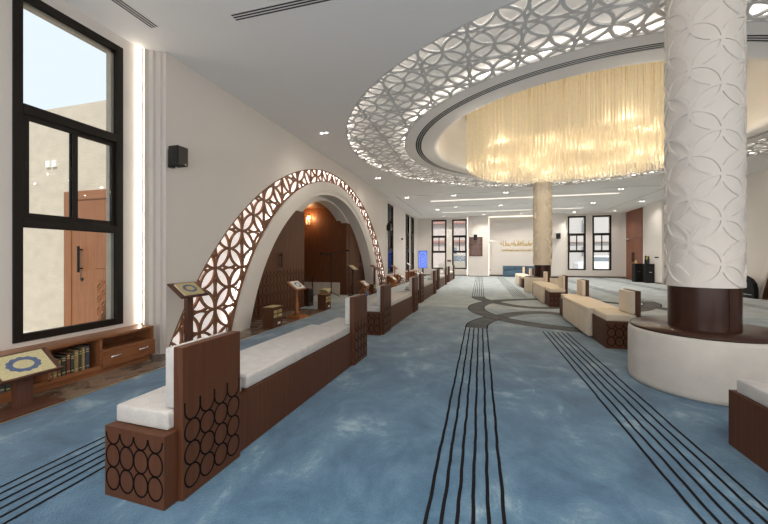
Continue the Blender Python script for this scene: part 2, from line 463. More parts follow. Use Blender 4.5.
# lattice of overlapping circles
def lattice(m, u0, u1, v0, v1, ou, ov, Rr, w, d, inside, fmap, par=0, n=48, extra=None):
    """circle centres at (ou+i*Rr, ov+j*Rr) with i+j odd"""
    i0, i1 = int((u0-ou)/Rr)-2, int((u1-ou)/Rr)+2
    j0, j1 = int((v0-ov)/Rr)-2, int((v1-ov)/Rr)+2
    for i in range(i0, i1+1):
        for j in range(j0, j1+1):
            full = True
            if (i+j) % 2 == 0:
                if extra is None or i % 2 != extra[0]: continue
                full = extra[1]
            cx, cy = ou+i*Rr, ov+j*Rr
            off = 0.00022*((i*7+j*13) % 17)
            pts = [(cx+Rr*cos(2*pi*k/n), cy+Rr*sin(2*pi*k/n)) for k in range(n+1)]
            run = []
            for k_, (p, q) in enumerate(zip(pts[:-1], pts[1:])):
                mid = ((p[0]+q[0])/2, (p[1]+q[1])/2)
                a_ = ((k_+0.5)*360/n) % 90
                if inside(*mid) and (full or not 30 < a_ < 60):
                    if not run: run = [p]
                    run.append(q)
                else:
                    if len(run) > 1: m.ribbon(run, w, d, lambda a, b, c, o_=off: fmap(a, b, c-o_ if c == 0 else c+o_))
                    run = []
            if len(run) > 1: m.ribbon(run, w, d, lambda a, b, c, o_=off: fmap(a, b, c-o_ if c == 0 else c+o_))

t = thing('lattice_arch', 'tall pointed arch of brown circle lattice over a lit white panel on the left wall', 'lattice arch', (XL, 8.95, 0))
def in_arch(y, z):
    return z > 0.0 and math.hypot(y-OUT[0][0], z-OUT[0][1]) < OUT[1]-0.005 and math.hypot(y-INN[0][0], z-INN[0][1]) > INN[1]+0.005
m = MB()
lattice(m, 3.4, 14.5, 0, 3.7, 4.42, 0.46, 0.31, 0.035, 0.03, in_arch, lambda a, b, c: (-0.035+c, a-8.95, b), extra=(1, False))
m.build('lattice', 'lattice_wood', t)
m = MB()
for A, s in ((OUT, -1), (INN, 1)):
    pp = arc_pts((A[0], A[1]+s*0.012), 96)
    m.ribbon([(y, z) for y, z in pp if z >= 0.0], 0.024, 0.036, lambda a, b, c: (-0.038+c, a-8.95, b))
m.build('rim', 'lattice_wood', t)
m = MB()
pa, pb = arc_pts(OUT, 96), arc_pts(INN, 96)
for k in range(96):
    m.quad((-0.118, pa[k][0]-8.95, pa[k][1]), (-0.118, pa[k+1][0]-8.95, pa[k+1][1]), (-0.118, pb[k+1][0]-8.95, max(0, pb[k+1][1])), (-0.118, pb[k][0]-8.95, max(0, pb[k][1])))
m.build('lit_panel', 'arch_panel', t)
m = MB()
for A, s in ((OUT, -1), (INN, 1)):
    pp = [p for p in arc_pts((A[0], A[1]+s*0.02), 96) if p[1] > 0.01]
    m.ribbon(pp, 0.012, 0.012, lambda a, b, c: (-0.075+c, a-8.95, b))
m.build('light_strip', 'led_arch', t)

# right wall: arch with dark infill, door, pilaster
DY0, DY1 = 21.35, 23.45
m = MB()
wall_with_holes(m, 'Y', XR, XR+0.2, YB, YF+0.2, -0.02, TOP, [])
struct(m.build('wall_right', 'wall_paint'))
m = MB(); m.box(8.02, 18.7, 0, XR+0.01, 20.25, CH)
struct(m.build('trim_3', 'wall_paint', bevel=0.01))
INR = ((8.95, -1.1), 4.62)
t = thing('wall_arch', 'cream band arch filled with dark brown carved wood on the far right wall', 'arch', (XR, 8.95, 0))
m = MB()
loft_arch(m, INR, ((8.95, -1.1), 4.45), [(0, -0.002), (0, -0.07), (1, -0.07), (1, -0.002)], lambda x: x)
m.v = [(x, y-8.95, z) for x, y, z in m.v]; m.keep = True
m.build('arch_band', 'white_plaster', t)
m = MB(); pp = arc_pts(((8.95, -1.1), 4.45), 64)
for a, b in zip(pp[:-1], pp[1:]): m.quad((-0.02, a[0]-8.95, 0), (-0.02, b[0]-8.95, 0), (-0.02, b[0]-8.95, max(0, b[1])), (-0.02, a[0]-8.95, max(0, a[1])))
m.build('infill_panel', 'wall_wood', t)
m = MB()
wave_cols(m, 0.2, 4.1, 0.05, 0.62, 0.16, 0.15, 0.008, lambda u, v, d: (-0.0205-d, u, v), 3)
m.build('carved_pattern', 'groove', t)

# back walls (far) : window bays, piers, recessed centre
m = MB()
wall_with_holes(m, 'X', YF, YF+0.2, XW-0.2, -1.0+0.02+0.14, -0.02, TOP, [(a, b, WZ0, WZ1) for a, b in back_w[:2]])
wall_with_holes(m, 'X', YF, YF+0.2, 4.9, XR+0.2, -0.02, TOP, [(a, b, WZ0, WZ1) for a, b in back_w[2:]])
m.box(-0.84, YF+0.1, -0.02, 4.9, YF+0.3, TOP)
m.box(-0.70, 23.12, -0.02, 0.52, YF+0.2, TOP)       # left pier
m.box(4.0, 23.12, -0.02, 4.98, YF+0.2, TOP)         # right pier
struct(m.build('wall_back', 'wall_paint'))
m = MB(); wall_with_holes(m, 'X', YB-0.2, YB, XW-0.2, XR+0.2, -0.02, TOP, [])
struct(m.build('wall_front', 'wall_paint'))
m = MB(); m.box(-0.835, YF-0.02, 0, -0.815, YF-0.005, CH-0.02)
tag(m.build('light_strip', 'led_niche'), 'vertical glow line between the left back windows and the signboard pier', 'light')
m = MB(); m.box(0.53, YF+0.07, 0, 0.545, YF+0.085, CH-0.05)
tag(m.build('light_strip', 'led_niche'), 'vertical glow line at the left edge of the recessed back wall', 'light')
m = MB(); m.box(0.56, YF+0.07, CH-0.03, 3.97, YF+0.085, CH-0.015)
tag(m.build('light_strip', 'led_niche'), 'horizontal glow line under the ceiling above the gold calligraphy', 'light')
m = MB(); m.box(5.0, YF-0.02, 0, 5.015, YF-0.005, CH-0.02)
tag(m.build('light_strip', 'led_niche'), 'vertical glow line left of the right pair of back windows', 'light')

# baseboards
m = MB()
m.box(XW, YF-0.02, 0, -0.70, YF, 0.07); m.box(-0.70, 23.10, 0, 0.52, 23.12, 0.0301); m.box(0.52, YF+0.08, 0, 4.0, YF+0.1, 0.10); m.box(4.98, YF-0.02, 0, XR, YF, 0.09)
struct(m.build('baseboard_back', 'baseboard'))
m = MB(); m.box(XR-0.02, 13.45, 0, XR, 18.7, 0.10); m.box(XR-0.02, 20.25, 0, XR, DY0, 0.10); m.box(8.0, 18.7, 0, 8.02, 20.25, 0.06)
struct(m.build('baseboard_right', 'baseboard'))

# roof slab (seals the room)
struct(bx('ceiling_slab', 'ceiling_paint', (-4.5, YB-0.3, TOP, 8.6, YF+0.4, TOP+0.1)))

# ceiling with ring recess
def ring_rect(m, r, x0, x1, y0, y1, z, n=128):
    angs = sorted(set([2*pi*k/n for k in range(n)]+[math.atan2(y-RCY, x-RCX) % (2*pi) for x in (x0, x1) for y in (y0, y1)]))
    A = []; B = []
    for a in angs:
        c, s_ = cos(a), sin(a)
        ts = []
        if c > 1e-9: ts.append((x1-RCX)/c)
        if c < -1e-9: ts.append((x0-RCX)/c)
        if s_ > 1e-9: ts.append((y1-RCY)/s_)
        if s_ < -1e-9: ts.append((y0-RCY)/s_)
        t_ = min(ts)
        A.append((RCX+r*c, RCY+r*s_, z)); B.append((RCX+t_*c, RCY+t_*s_, z))
    i = m.add(A); j = m.add(B); k_ = len(angs)
    for k in range(k_):
        k2 = (k+1) % k_
        m.face((i+k, j+k, j+k2, i+k2))
def annulus(m, r0, r1, z, n=128, mi=0, up=False):
    i = m.add([(RCX+r0*cos(2*pi*k/n), RCY+r0*sin(2*pi*k/n), z) for k in range(n)])
    j = m.add([(RCX+r1*cos(2*pi*k/n), RCY+r1*sin(2*pi*k/n), z) for k in range(n)])
    for k in range(n):
        k2 = (k+1) % n; m.face((i+k, j+k, j+k2, i+k2) if not up else (i+k, i+k2, j+k2, j+k), mi, True)
def cylwall(m, r, z0, z1, n=128, mi=0):
    m.lathe([(r, z0), (r, z1)], n, mi, RCX, RCY, caps=False)
RO, RI, RS1, RS0, RH = 5.3, 3.97, 3.74, 3.60, 3.30
m = MB()
ring_rect(m, RO, XW-0.1, XR+0.1, YB-0.1, YF+0.15, CH)
cylwall(m, RO, CH, CH+0.16)
annulus(m, RS1, RI, CH); cylwall(m, RI, CH, CH+0.16)
annulus(m, RH, RS0, CH)
# rounded lip and domed recess above the chandelier
m.lathe([(RH, CH), (RH-0.05, CH+0.01), (RH-0.09, CH+0.05), (RH-0.11, CH+0.12), (RH-0.11, CH+0.5), (RH-0.2, CH+0.78), (RH-0.5, CH+0.92), (0.0, CH+0.95)], 128, 0, RCX, RCY, caps=False)
m.keep = True
struct(m.build('ceiling', 'ceiling_paint'))

t = thing('ceiling_lattice', 'huge round ceiling band of grey circle lattice over a lit white recess', 'ceiling lattice', (RCX, RCY, CH))
def in_ring(x, y):
    r = math.hypot(x-RCX, y-RCY)
    return RI+0.01 < r < RO-0.01
m = MB()
lattice(m, RCX-5.4, RCX+5.4, RCY-5.4, RCY+5.4, 0.17, 4.50, 0.32, 0.040, 0.02, in_ring, lambda a, b, c: (a-RCX, b-RCY, 0.004+c), n=40, extra=(0, True))
m.build('lattice', 'lattice_grey', t)
m = MB()
for r in (RO-0.012, RI+0.012):
    pts = [(r*cos(2*pi*k/160), r*sin(2*pi*k/160)) for k in range(161)]
    m.ribbon(pts, 0.022, 0.04, lambda a, b, c: (a, b, -0.002+c))
m.build('rim', 'lattice_grey', t)
m = MB(); annulus(m, RI, RO, 0.15); m.v = [(x-RCX, y-RCY, z) for x, y, z in m.v]
m.build('lit_panel', 'ring_panel', t)
m = MB()
for r in (RO-0.04, RI+0.035):
    m.ribbon([(r*cos(2*pi*k/160), r*sin(2*pi*k/160)) for k in range(161)], 0.014, 0.014, lambda a, b, c: (a, b, 0.07+c))
m.build('light_strip', 'led_ring', t)

t = thing('ring_air_slot', 'thin dark circular air slot in the ceiling ring around the chandelier', 'air vent', (RCX, RCY, CH))
m = MB(); annulus(m, RS0-0.003, RS1+0.003, 0.010); m.v = [(x-RCX, y-RCY, z) for x, y, z in m.v]; m.build('duct', 'slot_dark', t)
m = MB()
for r in (RS0, RS0+0.047, RS0+0.093, RS1):
    m.ribbon([(r*cos(2*pi*k/160), r*sin(2*pi*k/160)) for k in range(161)], 0.008, 0.008, lambda a, b, c: (a, b, 0.001+c))
m.build('slat', 'lattice_grey', t)

# chandelier
t = thing('chandelier', 'huge drum chandelier of hanging golden crystal strands inside the ceiling ring', 'chandelier', (RCX, RCY, CH-0.46))
m = MB(); m.lathe([(2.56, 1.28), (2.56, 1.34)], 96); m.build('top_plate', 'gold', t)
m = MB()
strand = MB(); r = 2.5
rr = 2.52; ringno = 0
while rr > 0.1:
    n = int(2*pi*rr/(0.045 if ringno < 2 else 0.075))
    for k in range(n):
        a = 2*pi*(k+random.random()*0.6)/n
        x, y = rr*cos(a), rr*sin(a)
        zb = 0.03*sin(a*3+rr*4)+0.02*random.random()+0.05*(2.5-rr)/2.5
        w = 0.0055; a2 = random.random()*pi
        dx, dy = w*cos(a2), w*sin(a2)
        i = strand.add([(x-dx, y-dy, 1.28), (x+dx*.5-dy, y+dy*.5+dx, 1.28), (x+dx*.5+dy, y+dy*.5-dx, 1.28), (x-dx, y-dy, zb+.03), (x+dx*.5-dy, y+dy*.5+dx, zb+.03), (x+dx*.5+dy, y+dy*.5-dx, zb+.03), (x, y, zb)])
        for q in ((0, 1, 4, 3), (1, 2, 5, 4), (2, 0, 3, 5), (3, 4, 6), (4, 5, 6), (5, 3, 6)): strand.face(tuple(i+c for c in q))
    rr -= 0.055 if ringno < 2 else 0.09; ringno += 1
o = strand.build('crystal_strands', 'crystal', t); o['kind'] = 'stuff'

# ---------------------------------------------------------------- floor and carpet
m = MB()
m.box(-4.5, YB-0.1, -0.10, 8.5, YF+0.3, -0.012)
m.box(XWOOD-0.1, YB, -0.012, -3.47, NY0-0.3, 0.0); m.box(XWOOD-0.1, NY1+0.1, -0.012, -3.47, 23.6, 0.0)
m.box(8.0, YB, -0.012, XR, 23.6, 0.0)
m.box(ND-0.2, NY0-0.3, -0.10, -4.4, NY1+0.3, -0.012)
struct(m.build('floor', 'stone'))
m = MB(); m.box(-3.474, YB, -0.012, -3.462, NY0-0.3, 0.003); m.box(-3.474, NY1+0.1, -0.012, -3.462, 23.6, 0.003)
struct(m.build('trim_4', 'gold'))

m = MB()
m.box(-3.462, YB, -0.012, 8.0, 23.5, 0.0)
m.box(-6.1, NY0-0.3, -0.012, -3.462, NY1+0.1, 0.0)
def strip(pts, w, mi, z):
    prev = None; L_ = len(pts)
    for k in range(L_):
        a = pts[max(k-1, 0)]; b = pts[min(k+1, L_-1)]
        dx, dy = b[0]-a[0], b[1]-a[1]; l = math.hypot(dx, dy) or 1
        nx, ny = -dy/l*w/2, dx/l*w/2; p = pts[k]
        c = m.add([(p[0]+nx, p[1]+ny, z), (p[0]-nx, p[1]-ny, z)])
        if prev is not None: m.face((prev+1, prev, c, c+1), mi)
        prev = c
def stripes(xc, y0, y1):
    for k in range(6):
        x = xc-0.18+0.072*k; pts = []; y = y0; ph = random.random()*6
        while y < y1:
            pts.append((x+0.0020*sin(y*7+ph)+0.0014*sin(y*23+ph*2)+random.uniform(-.0010, .0010), y)); y += 0.06
        pts.append((x, y1)); strip(pts, 0.0185, 1, 0.0022)
for xc in (-0.07, 1.19, 3.21, 4.47):
    ya, yb = (6.3, 11.35)
    stripes(xc, YB, ya); stripes(xc, yb, 23.3)
for xc in (-2.33, 6.73): stripes(xc, YB, 23.3)
def band(pts, w=0.372, z=0.0012, lines=True):
    strip(pts, w, 2, z)
    if lines:
        for s in (-1, 1):
            q = []
            for k in range(len(pts)):
                a = pts[max(k-1, 0)]; b = pts[min(k+1, len(pts)-1)]
                dx, dy = b[0]-a[0], b[1]-a[1]; l = math.hypot(dx, dy)
                q.append((pts[k][0]-dy/l*w/2*s, pts[k][1]+dx/l*w/2*s))
            strip(q, 0.022, 1, z+0.001)
def smooth(P, n=12):
    out = []
    for k in range(len(P)-1):
        p0, p1, p2, p3 = P[max(k-1, 0)], P[k], P[k+1], P[min(k+2, len(P)-1)]
        for j in range(n):
            t_ = j/n
            out.append(tuple(0.5*((2*p1[c])+(-p0[c]+p2[c])*t_+(2*p0[c]-5*p1[c]+4*p2[c]-p3[c])*t_*t_+(-p0[c]+3*p1[c]-3*p2[c]+p3[c])*t_**3) for c in (0, 1)))
    out.append(P[-1]); return out
cyc = 8.82
half = smooth([(-0.07, 6.3), (-0.03, 6.75), (0.15, 7.25), (0.45, 7.72), (0.85, 8.22), (1.35, 8.45), (1.85, 8.2), (2.2, 7.6)])
for mx in (1, -1):
    for my in (1, -1):
        band([((p[0] if mx > 0 else 2*2.2-p[0]), (p[1] if my > 0 else 2*cyc-p[1])) for p in half], z=0.0010+0.0001*(mx+my), lines=False)
        q = [((p[0] if mx > 0 else 2*2.2-p[0]), (p[1] if my > 0 else 2*cyc-p[1])) for p in half[:30]]
        for s in (-1, 1):
            e = []
            for k in range(len(q)):
                a = q[max(k-1, 0)]; b = q[min(k+1, len(q)-1)]; dx, dy = b[0]-a[0], b[1]-a[1]; l = math.hypot(dx, dy)
                e.append((q[k][0]-dy/l*0.186*s, q[k][1]+dx/l*0.186*s))
            strip(e, 0.022, 1, 0.0018)
band([(2.2+2.3*cos(2*pi*k/96), cyc+2.3*sin(2*pi*k/96)) for k in range(97)], z=0.0016)
m.keep = True
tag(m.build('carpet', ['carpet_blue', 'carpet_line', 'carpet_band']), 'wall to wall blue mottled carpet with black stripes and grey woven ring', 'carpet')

# ---------------------------------------------------------------- windows
def window(idx, loc, rotz, w):
    """local: x along wall, y outwards, z up"""
    t = bpy.data.objects.new('window_%d' % idx, None); COL.objects.link(t); struct(t); t.location = loc; t.rotation_euler = (0, 0, rotz)
    W = w/2; fr = 0.075; d0, d1 = -0.015, 0.045
    m = MB()
    z0, z1 = WZ0, WZ1
    m.box(-W, d0, z0, -W+fr, d1, z1); m.box(W-fr, d0, z0, W, d1, z1)
    m.box(-W+fr, d0, z0, W-fr, d1, z0+fr); m.box(-W+fr, d0, z1-fr, W-fr, d1, z1)
    m.box(-W+fr, d0, 1.53, W-fr, d1, 1.62); m.box(-W+fr, d0, 2.60, W-fr, d1, 2.70)
    m.build('window_frame', 'black_frame', t, bevel=0.006)
    m = MB()
    for a, b, y in ((-W+fr, 0.03, -0.004), (-0.03, W-fr, 0.020)):
        s = 0.05
        m.box(a, y, 1.62, a+s, y+0.022, 2.60); m.box(b-s, y, 1.62, b, y+0.022, 2.60)
        m.box(a+s, y, 1.62, b-s, y+0.022, 1.62+s); m.box(a+s, y, 2.60-s, b-s, y+0.022, 2.60)
    m.build('sliding_sash', 'black_frame', t, bevel=0.004)
    m = MB(); m.box(-W+0.09, -0.010, 2.08, -W+0.105, -0.005, 2.16); m.build('latch', 'black_metal', t)
    for a, b in ((z0+fr, 1.53), (1.62, 2.60), (2.70, z1-fr)):
        bx('pane', 'pane_glass', (-W+fr, 0.030, a, W-fr, 0.034, b) if a < 1.6 or a > 2.6 else (-W+fr+0.05, 0.008, a+0.05, W-fr-0.05, 0.012, b-0.05), t)
    m = MB()
    for s in (-1, 1): m.box(s*(W-0.052)-0.052, 0.047, z0, s*(W-0.052)+0.052, 0.12, z1)
    m.box(-W, 0.047, z1-0.10, W, 0.12, z1); m.box(-W, 0.047, z0, W, 0.2, z0+0.02)
    m.build('reveal', 'stucco', t)
k = 1
for a, b in left_near+left_far:
    window(k, (XW, (a+b)/2, 0), R(90), b-a); k += 1
for a, b in back_w:
    window(k, ((a+b)/2, YF, 0), 0, b-a); k += 1

# right wall double door with tall panel
t = bpy.data.objects.new('door_1', None); COL.objects.link(t); struct(t); t.location = (XR, (DY0+DY1)/2, 0)
h = (DY1-DY0)/2
m = MB(); m.box(-0.03, -h, 2.32, 0, h, CH); m.box(-0.03, -h, 0, 0, -h+0.09, 2.32); m.box(-0.03, h-0.09, 0, 0, h, 2.32)
m.build('door_frame', 'door_wood', t, bevel=0.004)
for s in (-1, 1):
    a, b = (0.005, h-0.095) if s > 0 else (-h+0.095, -0.005)
    m = MB(); m.box(-0.022, a, 0.01, 0, b, 2.31)
    for (z0_, z1_) in ((0.12, 0.95), (1.05, 2.2)): m.box(-0.028, a+0.12, z0_, -0.021, b-0.12, z1_)
    l = m.build('door_leaf', 'door_wood', t, bevel=0.004)
    MB().box(-0.09, s*0.10-0.02, 0.98, -0.06, s*0.10+0.02, 1.5).box(-0.06, s*0.10-0.012, 1.03, -0.02, s*0.10+0.012, 1.06).box(-0.06, s*0.10-0.012, 1.42, -0.02, s*0.10+0.012, 1.45).build('handle', 'black_metal', l)
MB().box(-0.11, h-0.55, 2.24, -0.03, h-0.15, 2.31).build('door_closer', 'chrome', t)

# ---------------------------------------------------------------- benches
BL = 2.9
def make_bench(label, loc, fab='fabric', group=None):
    t = thing('bench', label, 'bench', loc, 0, group)
    b = MB(); b.box(0.022, 0, 0, 0.43, 0.60, 0.365); b.box(0.03, 0.60, 0, 0.43, BL-0.60, 0.375); b.box(0.022, BL-0.60, 0, 0.43, BL, 0.365)
    body = b.build('base', 'bench_wood', t, bevel=0.003)
    g = MB()
    f = lambda u, v, d: (u, -0.0015+d, v)
    wave_cols(g, 0.035, 0.42, 0.04, 0.335, 0.096, 0.118, 0.0085, f, 2, 28)
    f = lambda u, v, d: (u, BL+0.0015-d, v)
    wave_cols(g, 0.035, 0.42, 0.04, 0.335, 0.096, 0.118, 0.0085, f, 2, 28)
    g.build('carved_pattern', 'groove', body)
    for y0, y1 in ((0.045, 0.60), (BL-0.60, BL-0.045)):
        bx('seat_cushion', fab, (0.035, y0, 0.366, 0.398, y1-0.002, 0.458), t, 0.014, 4)
    c = MB(); c.box(-0.045, 0.604, 0.03, 0.027, BL-0.604, 0.35)
    bx('upholstered_front', fab, (-0.045, 0.604, 0.03, 0.028, BL-0.604, 0.40), t, 0.02, 4)
    bx('long_cushion', fab, (-0.045, 0.604, 0.376, 0.425, BL-0.604, 0.470), t, 0.02, 4)
    for y0 in (0.078, BL-0.503):
        p = bx('backrest', 'bench_wood', (0.40, y0, 0, 0.46, y0+0.425, 0.785), t, 0.003)
        g = MB()
        f = lambda u, v, d: (0.4615-d, u, v)
        wave_cols(g, y0+0.012, y0+0.413, 0.045, 0.50, 0.108, 0.118, 0.0085, f, 3, 28)
        g.build('carved_pattern', 'groove', p)
        bx('backrest_pad', fab, (0.335, y0+0.004, 0.464, 0.399, y0+0.421, 0.778), p, 0.014, 4)
    return t
GB = None
b0 = make_bench('nearest left bench with carved oval end box, white cushions and two brown backrests', (-1.925, 1.36, 0))
b0.rotation_euler = (0, 0, R(-1.7))
dup(b0, (-1.955, 5.29, 0), 'second bench from the front in the left row, in front of the lattice arch')
dup(b0, (-2.005, 9.22, 0), 'third bench from the front in the left row along the aisle')
dup(b0, (-2.005, 13.25, 0), 'fourth bench from the front in the left row, near the blue screen')
dup(b0, (-1.955, 17.3, 0), 'last and farthest bench of the left row, below the back windows')
dup(b0, (1.578, -0.05, 0), 'bench end with white cushion cut off at the right edge of the photo', 0)
b1 = make_bench('largest cream bench right of the aisle, behind the big round seat', (1.64, 5.38, 0), 'fabric_cream')
dup(b1, (1.64, 9.44, 0), 'cream bench right of the aisle just behind the largest cream bench')
dup(b1, (1.62, 15.0, 0), 'small distant pale bench left of the far column base')

# ---------------------------------------------------------------- columns and round seats
def column(loc, mat, label, seat_label, rc=0.298, nphi=8, ph0=R(-135), z0n=1.39, seatfab='velvet', dep=0.013):
    x, y = loc
    t = thing('column', label, 'column', (x, y, 0))
    m = MB(); m.lathe([(rc-0.026, 0.0), (rc-0.026, 0.97)], 64); m.build('base', 'dark_wood', t)
    m = MB()
    for a in (0.35, -1.35, 2.5): m.box(rc-0.03, -0.002, 0.56, rc-0.0245, 0.002, 0.965, T=lambda p, a=a: (p[0]*cos(a)-p[1]*sin(a), p[0]*sin(a)+p[1]*cos(a), p[2]))
    m.build('seam', 'groove', t)
    m = MB(); m.lathe([(rc-0.012, 0.965), (rc-0.012, CH+0.14)], 64); m.build('shaft', mat, t)
    g = MB(); Rz = 0.205; st = 2*pi/nphi
    for i in range(nphi):
        for j in range(-3, 13):
            if (i+j) % 2 == 0: continue
            ca, cz = ph0+i*st, z0n+j*Rz
            for rad, w in ((1.0, 0.030),):
                pts = [(ca*rc+rad*st*rc*cos(2*pi*k/40), cz+rad*Rz*sin(2*pi*k/40)) for k in range(41)]
                run = []
                for p in pts+[None]:
                    if p and 0.97 < p[1] < CH+0.1: run.append(p)
                    else:
                        if len(run) > 1: g.ribbon(run, w, dep, lambda u, v, d, o_=0.0001*((i*3+j*5) % 7): ((rc-0.013+d+o_)*cos(u/rc), (rc-0.013+d+o_)*sin(u/rc), min(max(v, 0.968), CH+0.12)))
                        run = []
    g.build('relief', mat, t)
    s = thing('round_seat', seat_label, 'seat', (x, y, 0))
    ri = rc-0.020
    m = MB(); m.lathe([(ri, 0.0), (0.585, 0.0), (0.598, 0.015), (0.605, 0.05), (0.605, 0.50), (0.598, 0.53), (0.585, 0.54), (ri, 0.54)], 96, caps=False)
    m.build('upholstery', seatfab, s)
    m = MB(); m.lathe([(ri, 0.541), (0.588, 0.541), (0.588, 0.563), (ri, 0.563)], 96, caps=False); m.build('seat_top', 'dark_wood', s)
    m = MB()
    for a in (R(-70), R(30), R(150)):
        m.box(0.604, -0.003, 0.02, 0.6085, 0.003, 0.53, T=lambda p, a=a: (p[0]*cos(a)-p[1]*sin(a), p[0]*sin(a)+p[1]*cos(a), p[2]))
    m.build('seam', 'velvet', s)
column((2.11, 4.12), 'column_plaster', 'large white relief column with dark base in the foreground right', 'large round upholstered seat around the foreground column')
column((2.14, 13.42), 'column_sand', 'distant sand coloured relief column below the chandelier', 'distant round upholstered seat around the far column', seatfab='fabric_cream', dep=0.03)

# ---------------------------------------------------------------- bookcases
def bookcase(label, loc, Ln=2.3, copy=False):
    """local: y from -Ln to 0 (0 = right end), x 0 = wall, 0.26 = front"""
    t = thing('bookcase', label, 'bookcase', loc)
    D = 0.262
    bx('top', 'shelf_wood', (0, -Ln, 0.375, D+0.003, 0, 0.405), t, 0.003)
    bx('base', 'shelf_wood', (0.0, -Ln+0.01, 0, D-0.03, -0.03, 0.055), t)
    m = MB(); m.box(0, -Ln, 0.055, D, 0, 0.08); m.box(0, -Ln, 0.08, 0.015, 0, 0.375)
    for y in (-Ln, -1.66, -1.08, -0.62, -0.02): m.box(0.015, y, 0.08, D, y+0.02, 0.375)
    m.box(0.015, -0.60, 0.235, D-0.01, -0.02, 0.25)
    m.box(D-0.01, -Ln, 0.08, D, -0.60, 0.10)
    m.build('carcass', 'shelf_wood', t)
    d = bx('drawer', 'shelf_wood', (D-0.02, -0.60, 0.062, D+0.012, 0.012, 0.235), t, 0.003)
    for y in (-0.46, -0.14):
        MB().tube([(D+0.012, y-0.05, 0.162), (D+0.034, y-0.03, 0.165), (D+0.034, y+0.03, 0.168), (D+0.012, y+0.05, 0.17)], 0.011, 8).build('handle', 'chrome', d)
    return t
bookcase('low reddish wood bookcase with drawer below the large near window', (XW+0.002, 3.352, 0), 2.9)
t2 = bookcase('low wood bookcase below the narrow dark window past the lattice arch', (XW+0.002, 17.2, 0), 2.4)
dup(t2, (XW+0.002, 21.9, 0), 'low wood bookcase under the farthest left wall windows')

def shelf_book(y, w, h, mat, label, z=0.081):
    t = thing('book', label, 'book', (XW+0.215, y, z), 0, 'books in the near bookcase')
    m = MB(); m.box(-0.14, 0, 0, 0, w*0.12, h); m.box(-0.14, w*0.88, 0, 0, w, h); m.box(-0.006, w*0.12, 0, 0.004, w*0.88, h)
    m.build('cover', mat, t)
    bx('pages', 'page', (-0.135, w*0.13, 0.003, -0.007, w*0.87, h-0.004), t)
    m = MB()
    for zz in (0.15, 0.75, 0.85): m.box(0.004, w*0.12, h*zz, 0.0048, w*0.88, h*zz+0.01)
    m.build('spine_band', 'gold_paper', t)
yb = 3.352-1.05
bk = [(0.030, .175, 'cover_brown', 'brown'), (0.033, .19, 'cover_tan', 'tan'), (0.028, .18, 'cover_brown', 'brown'), (0.038, .20, 'cover_green', 'green'),
      (0.034, .215, 'cover_red', 'red'), (0.030, .20, 'cover_green', 'green'), (0.036, .225, 'cover_tan', 'tan'), (0.024, .235, 'cover_green', 'green'), (0.026, .24, 'cover_tan', 'tan'),
      (0.040, .245, 'cover_navy', 'navy')]
ordn = ['first', 'second', 'third', 'fourth', 'fifth', 'sixth', 'seventh', 'eighth', 'ninth', 'tenth']
y = yb
for k, (w, h, mt, cn) in enumerate(bk):
    shelf_book(y, w, h, mt, '%s book, %s from the left in the middle bay of the near bookcase' % (cn, ordn[k])); y += w+0.004
y = 3.352-1.60
for k in range(9):
    w = random.choice([.028, .034, .038]); mt, cn = [('cover_green', 'green'), ('cover_brown', 'brown'), ('cover_navy', 'navy')][k % 3]
    shelf_book(y, w, 0.16+0.02*(k % 3), mt, '%s book, %s from the left in the bay behind the low near lectern' % (cn, ordn[k])); y += w+0.006

# ---------------------------------------------------------------- lecterns, book stands
SL = math.atan2(0.155, 0.205)
def tilt(p, zc):      # board frame -> thing frame; low edge towards +x
    x, y, z = p
    return (x*cos(SL)+z*sin(SL), y, zc-x*sin(SL)+z*cos(SL))
def lectern(label, loc, zc, wood_='stand_wood', turned=False, base=(0.13, 0.21), low=False, rz=0, post=0.045):
    t = thing('lectern', label, 'lectern', loc, rz)
    T = lambda p: tilt(p, zc)
    m = MB(); m.box(-0.14, -0.215, -0.012, 0.14, 0.215, 0.006, T=T); m.build('board', wood_, t, bevel=0.003)
    m = MB(); m.box(0.125, -0.215, 0.006, 0.14, 0.215, 0.022, T=T); m.build('ledge', wood_, t)
    top = zc-0.02
    m = MB()
    if turned:
        h = top-0.05
        prof = [(0.04, 0.05), (0.052, 0.07), (0.052, 0.12), (0.03, 0.14), (0.044, 0.05+h*0.35), (0.036, 0.05+h*0.45), (0.02, 0.05+h*0.5), (0.036, 0.05+h*0.56), (0.022, 0.05+h*0.62), (0.03, 0.05+h*0.85), (0.035, top)]
        m.lathe(prof, 20)
    else: m.box(-0.03, -post, 0.025, 0.03, post, top-0.015)
    m.build('post', wood_, t, bevel=0 if turned else 0.003)
    bw, bl = base
    m = MB(); m.box(-bw, -bl, 0.0, bw, bl, 0.026)
    if turned: m.box(-bw*.8, -bl*.8, 0.026, bw*.8, bl*.8, 0.05)
    m.build('base', wood_, t, bevel=0.004)
    return t
